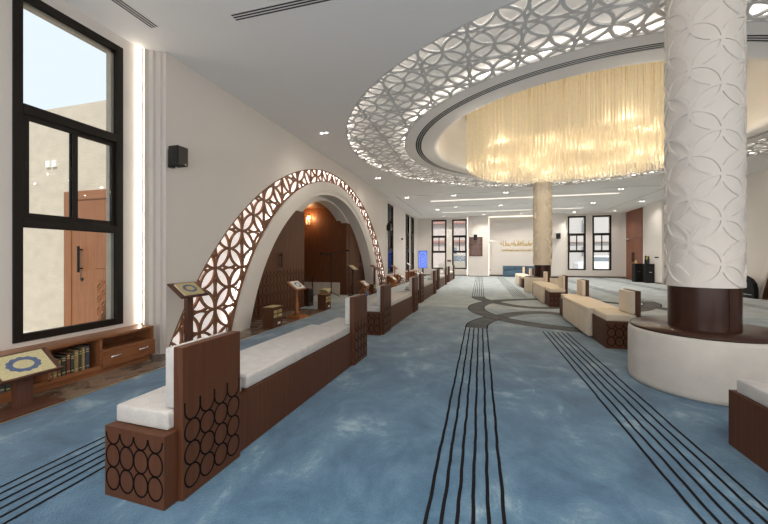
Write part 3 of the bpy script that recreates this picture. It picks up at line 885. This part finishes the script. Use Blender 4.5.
def quran(label, loc, zc, cover='cover_yellow', rz=0, emblem=True, s=1.0, thick=0.022):
    t = thing('book', label, 'book', loc, rz)
    T = lambda p: tilt(p, zc)
    z = 0.0065
    m = MB(); m.box(-0.105*s, -0.155*s, z, 0.115*s, 0.155*s, z+0.003, T=T); m.box(-0.105*s, -0.155*s, z+thick-0.003, 0.115*s, 0.155*s, z+thick, T=T)
    m.build('cover', cover, t)
    m = MB(); m.box(-0.10*s, -0.15*s, z+0.003, 0.11*s, 0.15*s, z+thick-0.003, T=T); m.build('pages', 'page', t)
    if emblem:
        m = MB()
        n = 60; zz = z+thick+0.0008
        def ringp(a, b, k): 
            w = 1+0.05*cos(12*2*pi*k/n)
            return (a*w*cos(2*pi*k/n), b*w*sin(2*pi*k/n))
        o_ = [ringp(0.072*s, 0.10*s, k) for k in range(n)]; i_ = [(0.042*s*cos(2*pi*k/n), 0.060*s*sin(2*pi*k/n)) for k in range(n)]
        a = m.add([T((p[0]+.005, p[1], zz)) for p in o_]); b = m.add([T((p[0]+.005, p[1], zz)) for p in i_])
        for k in range(n): m.face((a+k, a+(k+1) % n, b+(k+1) % n, b+k))
        m.build('medallion', 'ink_blue', t)['label'] = 'dark blue medallion'
    return t
lectern('low wooden book stand at the left edge in front of the bookcase', (-3.60, 1.93, 0.001), 0.365, base=(0.13, 0.22), post=0.055)
quran('cream book with blue medallion on the low stand at the left edge', (-3.60, 1.93, 0.001), 0.365, s=1.1, thick=0.012)
lectern('tall square post lectern in front of the left foot of the lattice arch', (-3.60, 3.60, 0.001), 0.83)
quran('tan book with blue medallion on the tall lectern before the lattice foot', (-3.60, 3.60, 0.001), 0.83, 'gold_paper')
lectern('orange wood lectern with turned post standing on stone before the wood panel', (-3.66, 6.42, 0.001), 0.66, 'orange_wood', True, (0.17, 0.19))
quran('book with blue medallion on the orange turned post lectern', (-3.66, 6.42, 0.001), 0.66, 'page')
lectern('tall dark lectern just right of the prayer niche', (-3.93, 10.42, 0.001), 0.90, 'dark_wood', True, (0.13, 0.15))
quran('open tan book on the dark lectern right of the niche', (-3.93, 10.42, 0.001), 0.90, 'gold_paper', emblem=False)
lectern('tall brown lectern at the right foot of the arch opening', (-3.68, 11.95, 0.001), 0.88, 'stand_wood')
lectern('short brown book stand just behind the tall lectern at the arch right foot', (-3.60, 12.6, 0.001), 0.50, 'stand_wood')
lectern('tall lectern with thick turned orange post past the lattice arch', (-3.65, 14.9, 0.001), 0.80, 'orange_wood', True)
lectern('tall narrow lectern beside the farthest left windows', (-3.62, 17.8, 0.001), 0.86, 'stand_wood')
quran('pale book on the tall narrow lectern beside the farthest left windows', (-3.62, 17.8, 0.001), 0.86, 'page', emblem=False)
# X shaped low book rests
def book_rest(label, loc, wood_='orange_wood', s=1.0, blabel=None):
    t = thing('book_rest', label, 'book stand', loc)
    m = MB()
    for sy in (-0.16, 0.16):
        for pl_ in ([(-0.16*s, 0.0), (0.02*s, 0.26*s), (0.0, 0.42*s)], [(0.15*s, 0.0), (0.0, 0.25*s)]):
            m = MB(); m.ribbon(pl_, 0.03, 0.02, lambda a, b, c, sy=sy: (a, sy+c-0.01, b+0.015)); m.build('leg', wood_, t)
    T = lambda p: (lambda q: (q[0]*0.8-q[2]*-0.6, q[1], 0.36*s-q[0]*0.6+q[2]*0.8))(p)
    m = MB(); m.box(-0.15*s, -0.19, -0.01, 0.17*s, 0.19, 0.008, T=T); m.build('board', wood_, t)
    if blabel:
        b = thing('book', blabel, 'book', loc)
        m = MB(); m.box(-0.12*s, -0.16, 0.009, 0.13*s, 0.16, 0.013, T=T); m.build('cover', 'cover_tan', b)
        m = MB(); m.box(-0.115*s, -0.155, 0.0135, 0.125*s, 0.155, 0.035, T=T); m.build('pages', 'page', b)
book_rest('low orange wood book rest right of the niche beside the dark lectern', (-3.72, 10.95, 0.001), blabel='white paged book leaning on the orange book rest by the niche')
book_rest('low orange book rest nearest past the right end of the lattice arch', (-3.52, 14.05, 0.001), blabel='white book open on the nearest book rest past the lattice arch')
book_rest('low dark book rest behind the orange one, under the narrow window', (-3.55, 15.7, 0.001), 'stand_wood', blabel='white book open on the dark book rest under the narrow window')
book_rest('low dark book rest left of the blue screen, nearer of two', (-3.30, 18.5, 0.001), 'stand_wood', blabel='white book on the nearer book rest left of the blue screen')
book_rest('low dark book rest left of the blue screen, farther of two', (-3.25, 19.5, 0.001), 'stand_wood', blabel='white book on the farther book rest left of the blue screen')

# small book cabinets
def book_box(label, loc):
    t = thing('book_box', label, 'cabinet', loc)
    m = MB(); m.box(-0.10, -0.15, 0, 0.10, 0.15, 0.35); m.build('body', 'bench_wood', t, bevel=0.003)
    m = MB(); m.box(-0.11, -0.16, 0.35, 0.11, 0.16, 0.368); m.build('top', 'stand_wood', t, bevel=0.003)
    m = MB(); m.box(-0.085, -0.135, 0.368, 0.085, 0.135, 0.374); m.build('top_inlay', 'gold_paper', t)
    for y in (-0.07, 0.07):
        for z in (0.21, 0.285):
            m = MB(); m.box(0.10, y-0.055, z-0.028, 0.106, y+0.055, z+0.028); f = m.build('gold_frame', 'gold', t)
            m = MB(); m.box(0.106, y-0.042, z-0.018, 0.109, y+0.042, z+0.018); m.build('front_plate', 'gold_paper', f)
    m = MB(); m.box(0.10, 0.0, 0.055, 0.104, 0.08, 0.095); m.build('tag', 'page', t)
    return t
bb = book_box('small brown wooden box with gold plates on the stone before the wood panel', (-3.57, 5.42, 0.001))
dup(bb, (-3.59, 7.58, 0.001), 'small brown wooden box with gold plates and an open book on top, by the niche')
t = thing('open_book', 'open book on a little cradle on top of the box by the niche', 'book', (-3.59, 7.60, 0.376))
for s in (-1, 1):
    T = lambda p, s=s: (p[0], s*(p[1]*cos(0.5)), 0.02+p[1]*sin(0.5)+p[2])
    MB().box(-0.10, 0.0, 0, 0.10, 0.17, 0.012, T=T).build('page_block', 'cover_yellow', t)
MB().box(-0.09, -0.10, 0, 0.09, 0.10, 0.018).build('cradle', 'orange_wood', t)
t = thing('speaker_box', 'dark brown box standing in the left corner of the prayer niche', 'box', (-4.30, 8.02, 0.0))
MB().box(-0.14, -0.12, 0, 0.14, 0.12, 0.46).build('body', 'dark_wood', t, bevel=0.005)
MB().box(0.14, -0.095, 0.10, 0.144, 0.095, 0.42).build('front_panel', 'black_plastic', t)
t = thing('tissue_box', 'small brown and gold box beside the orange book rest by the niche', 'box', (-3.62, 11.45, 0.001))
MB().box(-0.09, -0.10, 0, 0.09, 0.10, 0.30).build('body', 'bench_wood', t, bevel=0.004)
for z in (0.2, 0.26): MB().box(0.09, -0.08, z-0.02, 0.096, 0.08, z+0.02).build('gold_frame', 'gold', t)
t = thing('cup', 'small blue cup on the floor in front of the orange book rest', 'cup', (-3.50, 10.55, 0.001))
MB().lathe([(0.03, 0), (0.045, 0.11), (0.04, 0.11), (0.027, 0.01)], 20).build('body', 'blue_plastic', t)

# microphone stand
t = thing('microphone_stand', 'black tripod microphone stand with boom arm inside the prayer niche', 'microphone stand', (-4.50, 10.0, 0.0))
MB().tube([(0, 0, 0.10), (0, 0, 1.36)], 0.019, 10).build('pole', 'black_metal', t)
for k in range(3):
    a = k*2*pi/3+0.4
    MB().tube([(0, 0, 0.16), (0.26*cos(a), 0.26*sin(a), 0.012)], 0.010, 8).build('leg', 'black_metal', t)
m = MB().tube([(-0.30, -0.18, 1.33), (0.0, 0.0, 1.36), (0.40, 0.25, 1.47)], 0.015, 8); m.tube([(0.0, 0.0, 1.10), (0.12, 0.08, 1.22), (-0.16, -0.1, 1.345)], 0.009, 8); m.build('boom', 'black_metal', t)
MB().tube([(-0.30, -0.18, 1.335), (-0.22, -0.13, 1.40)], [0.028, 0.018], 12).build('microphone', 'black_plastic', t)
MB().tube([(0.38, 0.23, 1.46), (0.47, 0.30, 1.45)], [0.026, 0.024], 12).build('microphone', 'black_plastic', t)
t = thing('short_stand', 'short black pole stand at the left inside the prayer niche', 'stand', (-5.3, 10.3, 0.0))
MB().tube([(0, 0, 0.01), (0, 0, 0.62)], 0.022, 8).build('pole', 'black_metal', t)
MB().lathe([(0.10, 0), (0.10, 0.015), (0.02, 0.02)], 20).build('foot', 'black_metal', t)

# sconce in niche
t = thing('wall_lamp', 'glowing amber crystal wall lamp inside the prayer niche', 'wall lamp', (-5.62, NY1+0.001, 2.56))
MB().box(-0.05, -0.02, -0.10, 0.05, 0.0, 0.12).build('bracket', 'gold', t)
MB().lathe([(0.0, -0.03), (0.05, 0.0), (0.03, 0.05), (0.0, 0.07)], 14, cy=-0.07).build('bulb', 'amber', t)
m = MB()
for k in range(10):
    a = 2*pi*k/10; m.tube([(0.07*cos(a), -0.08+0.05*sin(a), 0.0), (0.07*cos(a), -0.08+0.05*sin(a), -0.22+0.02*(k % 3))], 0.005, 5)
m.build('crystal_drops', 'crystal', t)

# ---------------------------------------------------------------- speakers, signs, fittings
def speaker(label, loc, rz, s=1.0):
    """faces -y local"""
    t = thing('wall_speaker', label, 'speaker', loc, rz)
    MB().box(-0.03, -0.055, -0.14, 0.03, 0.0, 0.10).build('bracket', 'black_metal', t)
    MB().box(-0.11*s, -0.21, -0.17*s, 0.11*s, -0.055, 0.17*s).build('body', 'black_plastic', t, bevel=0.008)
    MB().box(-0.102*s, -0.216, -0.16*s, 0.102*s, -0.2105, 0.16*s).build('grille', 'black_metal', t)
    MB().box(0.025, -0.2175, -0.115, 0.045, -0.2165, -0.095).build('badge', 'gold', t)
speaker('black wall speaker on the left wall right of the stepped pilaster', (XL, 3.60, 2.55), R(90), 0.72)
speaker('black speaker on the pier above the brown signboard', (-0.30, 23.12, 2.52), 0)
speaker('black speaker on the pier right of the far column', (4.55, 23.12, 2.52), 0)
speaker('black speaker on the left wall edge beside the narrow window past the arch', (XW, 15.35, 2.62), R(90))
t = thing('signboard', 'brown notice board with pale lines of writing on the back pier', 'sign', (-0.28, 23.12, 1.92))
MB().box(-0.42, -0.035, -0.62, 0.42, 0, 0.62).build('board', 'sign_brown', t, bevel=0.004)
m = MB(); z = 0.52
random.seed(3)
for k in range(15):
    w = random.uniform(0.18, 0.36); m.box(-w, -0.038, z-0.012, w, -0.0355, z+0.012); z -= 0.075
m.build('writing', 'sign_text', t)
# calligraphy of the back wall
t = thing('calligraphy', 'two lines of gold raised calligraphy on the recessed back wall', 'wall lettering', (2.35, YF+0.1, 2.1))
random.seed(11)
for (zc, hh, x0, x1, nm) in ((0.0, 0.22, -1.1, 1.45, 'upper_line'), (-0.42, 0.09, -1.0, 1.35, 'lower_line')):
    m = MB(); x = x0
    while x < x1:
        w = random.uniform(0.09, 0.17)*(hh/0.22)**0.5
        k = random.randrange(4)
        if k == 0: pts = [(x, zc+hh*.2), (x+w*.3, zc-hh*.5), (x+w*.8, zc-hh*.5), (x+w, zc+hh*.1)]
        elif k == 1: pts = [(x+w*.5, zc+hh*.9), (x+w*.45, zc-hh*.4), (x+w, zc-hh*.5)]
        elif k == 2: pts = [(x, zc-hh*.5), (x+w*.5, zc+hh*.4), (x+w*.9, zc), (x+w*.3, zc-hh*.1), (x+w, zc-hh*.7)]
        else: pts = [(x, zc-hh*.1), (x+w*.4, zc+hh*.25), (x+w, zc-hh*.3)]
        m.ribbon(smooth(pts, 6), 0.045*(hh/0.22)**0.6, 0.03, lambda a, b, c: (a, -c, b))
        if random.random() < 0.5: m.box(x+w*.4, -0.03, zc+hh*.75, x+w*.4+0.03, 0, zc+hh*.75+0.03)
        x += w*0.95
    m.build(nm, 'gold', t)
t = thing('cctv_bracket', 'small white wall bracket camera on the left wall between narrow windows', 'camera', (XW, 17.6, 2.25))
MB().tube([(0, 0, 0), (0.12, 0.0, -0.02), (0.2, 0.1, -0.1)], 0.03, 10).build('arm', 'chrome', t)
MB().lathe([(0.0, -0.12), (0.06, -0.09), (0.07, -0.03), (0.0, 0.0)], 16, cx=0.2, cy=0.1).build('dome', 'black_plastic', t)
t = thing('wall_bracket', 'slim grey bracket at the left edge of the recessed back wall', 'bracket', (0.56, YF+0.1, 2.3))
MB().box(0, -0.05, -0.03, 0.5, -0.01, 0.03).build('arm', 'chrome', t); MB().box(-0.02, -0.06, -0.14, 0.04, 0, -0.03).build('mount', 'gold', t)
tag(bx('floor_box_plate', 'gold', (0.56, YF+0.05, 0.36, 0.66, YF+0.08, 0.44)), 'small brass plate low on the glow line of the back wall', 'plate')
tag(bx('name_plate', 'sign_brown', (-2.15, YF-0.03, 0.93, -1.88, YF, 1.06)), 'small dark plate on the wall between the left back windows', 'plate')
tag(bx('wall_switch', 'chrome', (XR-0.015, 20.9, 1.28, XR, 21.05, 1.40)), 'small grey switch plate on the wall right of the double door', 'switch')
tag(bx('wall_socket', 'slot_dark', (XL-0.36+0.02, 5.55, 0.28, XL-0.34+0.01, 5.72, 0.40)), 'dark socket plate low on the wood panel inside the arch', 'socket')
tag(bx('wall_socket', 'black_plastic', (8.005, 19.0, 1.2, 8.02, 19.35, 1.26)), 'thin black plate on the white pilaster right of the bins', 'socket')

# screen kiosk
t = thing('screen_kiosk', 'upright blue digital screen on a dark stand by the left back windows', 'screen', (-3.22, 20.0, 0.0), R(4))
MB().box(-0.25, -0.02, 0.60, 0.25, 0.04, 1.62).build('casing', 'black_plastic', t, bevel=0.006)
d = MB().box(-0.235, -0.024, 0.62, 0.235, -0.0205, 1.60).build('display', 'screen_blue', t)
m = MB()
m.ribbon([(-0.19, 0.68), (-0.19, 1.35)]+[(-0.19*cos(pi*k/16), 1.35+0.17*sin(pi*k/16)) for k in range(1, 16)]+[(0.19, 1.35), (0.19, 0.68), (-0.19, 0.68)], 0.012, 0.001, lambda a, b, c: (a, -0.025-c, b))
for z in (0.85, 1.05, 1.25):
    m.ribbon([(0.10*cos(2*pi*k/16), z+0.07*sin(2*pi*k/16)) for k in range(17)], 0.01, 0.001, lambda a, b, c: (a, -0.025-c, b))
m.build('arch_graphic', 'screen_white', d)
MB().box(-0.04, 0.0, 0.02, 0.04, 0.03, 0.60).build('pole', 'black_metal', t)
MB().box(-0.22, -0.18, 0.0, 0.22, 0.2, 0.02).build('base', 'black_metal', t)
# blue platform bench at the back
t = thing('blue_sofa', 'low blue upholstered box seat against the recessed back wall', 'sofa', (2.5, 23.2, 0))
MB().box(-1.1, -0.2, 0.02, 1.1, 0.3, 0.40).build('seat', 'blue_cloth', t, bevel=0.015, seg=3)
MB().box(-1.1, 0.2, 0.40, 1.1, 0.42, 0.68).build('backrest', 'blue_cloth', t, bevel=0.015, seg=3)
# black bins near the door
def bin_(label, x, y, w, d, h):
    t = thing('cabinet', label, 'cabinet', (x, y, 0))
    MB().box(-w/2, -d/2, 0, w/2, d/2, h).build('body', 'black_plastic', t, bevel=0.01)
    MB().box(-w/2+0.03, -d/2-0.006, 0.06, w/2-0.03, -d/2+0.001, h-0.08).build('door', 'black_metal', t)
    MB().box(-0.05, -d/2-0.014, h*0.55, 0.05, -d/2-0.006, h*0.58).build('handle', 'chrome', t)
bin_('left of two black cabinets by the double door', 7.62, 20.2, 0.34, 0.4, 0.92)
bin_('right of two black cabinets by the double door, under the yellow item', 7.84, 19.55, 0.34, 0.4, 0.92)
t = thing('umbrella_stand', 'tall dark panel with yellow strip standing behind the black cabinets', 'stand', (7.93, 19.95, 0))
MB().box(-0.06, -0.06, 0, 0.08, 0.10, 1.30).build('body', 'black_plastic', t, bevel=0.005)
MB().box(-0.05, -0.066, 1.02, 0.03, -0.0605, 1.27).build('yellow_strip', 'yellow_plastic', t)
for x, y, h, lb, mt in ((7.72, 19.55, .28, 'black bottle on the right black cabinet by the door', 'black_plastic'), (7.56, 20.2, .18, 'brass topped small bottle on the left black cabinet', 'gold'), (7.83, 19.55, .36, 'tall grey bottle on the right black cabinet by the door', 'slot_dark')):
    t = thing('bottle', lb, 'bottle', (x, y, 0.921))
    MB().lathe([(0.05, 0), (0.05, h*.65), (0.022, h*.8), (0.022, h*.94)], 16).build('body', mt, t)
    MB().lathe([(0.026, h*.94), (0.026, h)], 12).build('cap', 'chrome', t)
# dark round-topped panel by right wall
t = thing('floor_screen', 'black round topped low screen against the right wall beside the arch foot', 'screen', (7.86, 13.28, 0))
m = MB(); pp = [(-0.5, 0), (0.38, 0), (0.38, 0.28), (0.33, 0.45), (0.2, 0.58), (0.0, 0.66), (-0.3, 0.70), (-0.5, 0.70)]
pp = [(-a, b) for a, b in pp]
i = m.add([(0.0, a, b) for a, b in pp]); j = m.add([(0.12, a, b) for a, b in pp]); n = len(pp)
m.face(tuple(i+k for k in range(n))); m.face(tuple(j+k for k in reversed(range(n))))
for k in range(n): m.face((i+k, j+k, j+(k+1) % n, i+(k+1) % n))
m.build('panel', 'black_plastic', t, bevel=0.008)
MB().box(-0.006, -0.3, 0.10, 0.0, 0.45, 0.12).build('trim_bar', 'chrome', t)

# ---------------------------------------------------------------- ceiling fittings
def vent(label, loc, rz, Ln, w=0.11, n=3):
    t = thing('air_vent', label, 'air vent', loc, rz)
    MB().box(-w/2-0.012, -Ln/2, -0.003, w/2+0.012, Ln/2, -0.0005).build('frame', 'ceiling_paint', t)
    for k in range(n):
        x = -w/2+w*(k+0.5)/n
        MB().box(x-0.009, -Ln/2+0.01, -0.005, x+0.009, Ln/2-0.01, -0.0032).build('slot', 'slot_dark', t)
vent('three slot air vent in the ceiling above the near left window', (-3.60, 2.33, CH), 0, 1.6)
vent('three slot air vent crossing the ceiling at the top centre left', (-1.63, 3.23, CH), R(90), 2.0)
vent('long thin dark ceiling slot at far left running towards the back wall', (-3.52, 18.1, CH), 0, 7.0, 0.05, 1)
vent('long thin dark ceiling slot at far right running towards the back wall', (6.8, 18.7, CH), 0, 6.2, 0.05, 1)
vent('thin dark ceiling slot just behind the lattice ring', (0.15, 14.7, CH), R(90), 5.6, 0.06, 1)
vent('thin dark ceiling slot between the two bright linear lights, left part', (0.0, 18.3, CH), R(90), 4.6, 0.06, 1)
vent('thin dark ceiling slot just behind the ring on the right side', (5.4, 15.0, CH), R(90), 2.0, 0.06, 1)
def linear(label, x0, x1, y, w=0.34):
    t = thing('linear_light', label, 'ceiling light', ((x0+x1)/2, y, CH))
    L2 = (x1-x0)/2
    MB().box(-L2, -w/2, -0.004, L2, w/2, -0.0005).build('lens', 'linear_lens', t)
    m = MB(); m.box(-L2-0.02, -w/2-0.02, -0.010, L2+0.02, -w/2, -0.0005); m.box(-L2-0.02, w/2, -0.010, L2+0.02, w/2+0.02, -0.0005); m.build('frame', 'ceiling_paint', t)
    al = bpy.data.lights.new('linear_glow', 'AREA'); al.shape = 'RECTANGLE'; al.size = x1-x0; al.size_y = w; al.energy = 60; al.color = (1, .93, .84)
    lo = bpy.data.objects.new('linear_glow', al); COL.objects.link(lo); lo.location = ((x0+x1)/2, y, CH-0.03)
linear('bright linear ceiling light across the hall behind the ring', -2.25, 5.5, 16.35, 0.24)
linear('second bright linear ceiling light nearest the back wall', -2.15, 5.3, 20.75, 0.22)

DLP = [(-3.2, 6.75), (-3.3, 11.1), (-3.15, 15.1), (-1.1, 15.1), (1.0, 14.95), (5.26, 15.4), (7.4, 15.2),
       (-2.3, 19.4), (-1.25, 18.6), (1.0, 18.6), (3.1, 18.6), (5.3, 19.0), (7.4, 19.1), (-2.3, 22.6), (0.2, 22.3), (2.4, 22.4), (5.3, 22.5), (7.4, 22.6),
       (7.6, 6.7), (7.6, 11.1), (-3.2, 0.2), (-1.0, 0.6), (1.2, 0.4), (3.4, 0.2), (5.6, 0.2), (7.6, 2.0), (-1.0, -1.8), (3.4, -1.8)]
dl0 = None
def where(x, y):
    side = 'far left' if x < -2.6 else 'left' if x < 0.6 else 'centre' if x < 3.6 else 'right' if x < 6.5 else 'far right'
    row = 'behind the camera' if y < 3 else 'beside the lattice ring, %s' % ('nearer one' if y < 9 else 'farther one') if y < 12 else 'in the row just behind the ring' if y < 17 else 'in the row between the linear lights' if y < 20 else 'in the row nearest the back wall'
    return side, row
seen = set()
for x, y in DLP:
    side, row = where(x, y)
    lb = 'twin recessed ceiling spotlight, %s, %s' % (side, row)
    if lb in seen: lb = 'twin recessed ceiling spotlight, second one %s, %s' % (side, row)
    seen.add(lb)
    if dl0 is None:
        dl0 = thing('recessed_spotlight', lb, 'ceiling light', (x, y, CH), 0, 'twin recessed ceiling spotlights')
        MB().box(-0.11, -0.06, -0.004, 0.11, 0.06, -0.0005).build('frame', 'ceiling_paint', dl0)
        for s in (-1, 1):
            MB().lathe([(0.027, -0.0065), (0.027, -0.0042)], 16, cx=s*0.055).build('lens', 'lamp_lens', dl0)
    else: dup(dl0, (x, y, CH), lb)
    sp = bpy.data.lights.new('spot', 'AREA'); sp.shape = 'RECTANGLE'; sp.size = 0.2; sp.size_y = 0.1; sp.energy = 20; sp.spread = R(120); sp.color = (1, 0.93, 0.85)
    so = bpy.data.objects.new('spot_glow', sp); COL.objects.link(so); so.location = (x, y, CH-0.02)
    if x < -2.9: sp.energy = 3
    if x > 7: sp.energy = 8

# lamps inside the chandelier and the niche
for k in range(24):
    a = 2*pi*k/24; rr = (2.62, 1.9, 1.1)[k % 3]
    ql = bpy.data.lights.new('chandelier_bulb', 'POINT'); ql.energy = 7.5; ql.color = (1, 0.88, 0.72); ql.shadow_soft_size = 0.02
    qo = bpy.data.objects.new('chandelier_bulb', ql); COL.objects.link(qo); qo.location = (RCX+rr*cos(a), RCY+rr*sin(a), 3.36)
# unseen fill panels added at the solid wall behind the camera, posing as daylight
for k, x in enumerate((-2.6, -0.6, 1.6, 3.8, 6.0)):
    dl = bpy.data.lights.new('window_daylight', 'AREA'); dl.shape = 'RECTANGLE'; dl.size = 1.1; dl.size_y = 3.3; dl.energy = 62; dl.color = (1.0, 0.985, 0.96)
    do = bpy.data.objects.new('window_daylight', dl); COL.objects.link(do); do.location = (x, YB+0.03, 2.1); do.rotation_euler = (R(112), 0, 0)
pl = bpy.data.lights.new('niche_lamp', 'POINT'); pl.energy = 14; pl.color = (1, 0.62, 0.30); pl.shadow_soft_size = 0.06
po = bpy.data.objects.new('niche_lamp', pl); COL.objects.link(po); po.location = (-5.57, NY1-0.20, 2.58)

# ---------------------------------------------------------------- outside
struct(bx('ground', 'pavement', (-60, -30, -0.30, 70, 90, -0.15)))
m = MB(); m.box(-14, 4.5, -0.15, XW-0.35, 4.75, 3.98)
struct(m.build('wall_outside', 'stucco'))
t = thing('outdoor_door', 'orange brown wooden door in the sunlit stucco wall outside the near window', 'door', (-6.42, 4.5, 0))
m = MB(); m.box(-0.80, -0.05, -0.1, -0.62, 0, 2.42); m.box(-0.62, -0.05, 2.26, 0.75, 0, 2.42); m.build('frame', 'outdoor_wood', t, bevel=0.006)
l = MB().box(-0.62, -0.035, -0.1, 0.70, 0, 2.26).box(-0.05, -0.045, 1.05, 0.65, -0.034, 2.15).build('leaf', 'outdoor_wood', t, bevel=0.004)
MB().tube([(-0.36, -0.10, 0.98), (-0.36, -0.10, 1.44)], 0.02, 10).tube([(-0.36, -0.10, 1.05), (-0.36, -0.03, 1.05)], 0.014, 8).tube([(-0.36, -0.10, 1.38), (-0.36, -0.03, 1.38)], 0.014, 8).build('handle', 'black_metal', l)
MB().tube([(-0.36, -0.035, 0.86), (-0.36, -0.055, 0.86)], 0.028, 12).build('lock', 'black_metal', l)
m = MB(); lattice(m, 0.0, 0.6, 0.1, 0.85, 0.1, 0.2, 0.10, 0.012, 0.008, lambda a, b: 0.0 < a < 0.6 and 0.12 < b < 0.85, lambda a, b, c: (a, -0.036-c, b), n=20)
m.build('carved_lattice', 'outdoor_wood', l)
for dx, lb in ((0, 'left'), (0.16, 'right')):
    tag(bx('wall_socket', 'page', (-7.72+dx, 4.47, 2.90, -7.62+dx, 4.5, 3.02)), '%s of two small grey sockets on the stucco wall outside' % lb, 'socket')
# buildings and cars seen through the back windows
def building(label, x0, x1, y, h, mat, rf):
    t = thing('building', label, 'building', ((x0+x1)/2, y, -0.15)); w = (x1-x0)/2
    MB().box(-w, 0, 0, w, 6, h).build('wall', mat, t)
    m = MB(); m.box(-w-0.3, -0.3, h, w+0.3, 6.3, h+0.25); m.poly([(-w-0.3, -0.3, h+0.25), (w+0.3, -0.3, h+0.25), (w*.7, 2.5, h+1.2), (-w*.7, 2.5, h+1.2)]); m.build('roof', rf, t)
    x = -w+0.8
    while x < w-1.2:
        for z in (1.1, 3.6):
            if z+1.3 < h:
                f = MB().box(x, -0.03, z, x+0.9, 0.0, z+1.3).build('window', 'facade_pink', t)
                MB().box(x+0.08, -0.04, z+0.08, x+0.82, -0.031, z+1.22).build('pane', 'car_glass', f)
        x += 2.6
    MB().box(-w, -0.25, 2.8, w, 0.0, 3.0).build('ledge', rf, t)
building('pinkish building with red roof seen through the left back windows', -9, 1.0, 34, 4.6, 'facade_pink', 'roof_red')
building('tall white building seen through the right back windows', 3, 19, 36, 8.0, 'facade_white', 'facade_pink')
def car(label, x, y, mat, van=False):
    t = thing('car', label, 'car', (x, y, -0.15))
    L2 = 2.3; w = 0.9
    body = [(-L2, 0.35), (-L2, 0.85), (-L2+0.15, 0.95), (-1.9, 1.0), (-1.55, 1.62 if van else 1.5), (0.5, 1.65 if van else 1.48), (1.15, 1.02), (2.05, 0.92), (L2, 0.75), (L2, 0.35)]
    m = MB(); i = m.add([(a, -w, b) for a, b in body]); j = m.add([(a, w, b) for a, b in body]); n = len(body)
    m.face(tuple(i+k for k in range(n))); m.face(tuple(j+k for k in reversed(range(n))))
    for k in range(n): m.face((i+k, j+k, j+(k+1) % n, i+(k+1) % n))
    m.build('body', mat, t, bevel=0.06, seg=3)
    g = [(-1.7, 1.05), (-1.42, 1.5 if van else 1.4), (0.42, 1.5 if van else 1.38), (0.95, 1.05)]
    m = MB(); m.poly([(a, -w-0.006, b) for a, b in g]); m.poly([(a, w+0.006, b) for a, b in g]); m.build('side_window', 'car_glass', t)
    for a in (-1.45, 1.45):
        for s in (-1, 1):
            k = MB().tube([(a, s*(w-0.18), 0.34), (a, s*(w+0.02), 0.34)], 0.34, 24).build('wheel', 'rubber', t)
            MB().tube([(a, s*(w+0.021), 0.34), (a, s*(w+0.035), 0.34)], 0.2, 16).build('hubcap', 'chrome', k)
car('tan car parked outside the left back windows', -1.0, 29.5, 'car_tan', True)
car('white car parked outside the right back windows', 9.9, 32.0, 'car_white')

# ---------------------------------------------------------------- sky and sun
w = bpy.data.worlds.new('world'); SC.world = w; w.use_nodes = True
bg = w.node_tree.nodes['Background']; bg.inputs['Color'].default_value = (0.84, 0.915, 1.0, 1); bg.inputs['Strength'].default_value = 0.82
sun = bpy.data.lights.new('sun', 'SUN'); sun.energy = 3.1; sun.angle = R(0.8); sun.color = (1, 0.95, 0.87)
so = bpy.data.objects.new('sun', sun); COL.objects.link(so)
from mathutils import Vector
so.rotation_euler = Vector((0.30, -0.55, 0.80)).to_track_quat('Z', 'Y').to_euler()

GROUPS = {'bench': 'benches in the rows along the hall', 'lectern': 'lecterns along the left wall', 'book_rest': 'low book rests along the left wall',
          'book_box': 'small wooden boxes with gold plates', 'bookcase': 'low bookcases along the left wall', 'wall_speaker': 'black wall speakers',
          'column': 'relief columns', 'round_seat': 'round seats around the columns', 'car': 'parked cars outside', 'bottle': 'bottles on the black cabinets',
          'cabinet': 'black cabinets by the double door', 'air_vent': 'slot vents in the ceiling', 'linear_light': 'linear ceiling lights', 'light_strip': 'glow lines on the walls',
          'wood_panel': 'wood panels beside the niche', 'book': 'books on the lecterns and book rests', 'building': 'buildings outside', 'wall_socket': 'small sockets'}
for o in list(COL.objects):
    if o.parent is None and 'label' in o and 'group' not in o:
        g = GROUPS.get(o.name.split('.')[0])
        if g: o['group'] = g

SC.view_settings.view_transform = 'Standard'; SC.view_settings.look = 'None'
SC.view_settings.gamma = 1; SC.view_settings.exposure = 0.52
SC.view_settings.use_curve_mapping = False
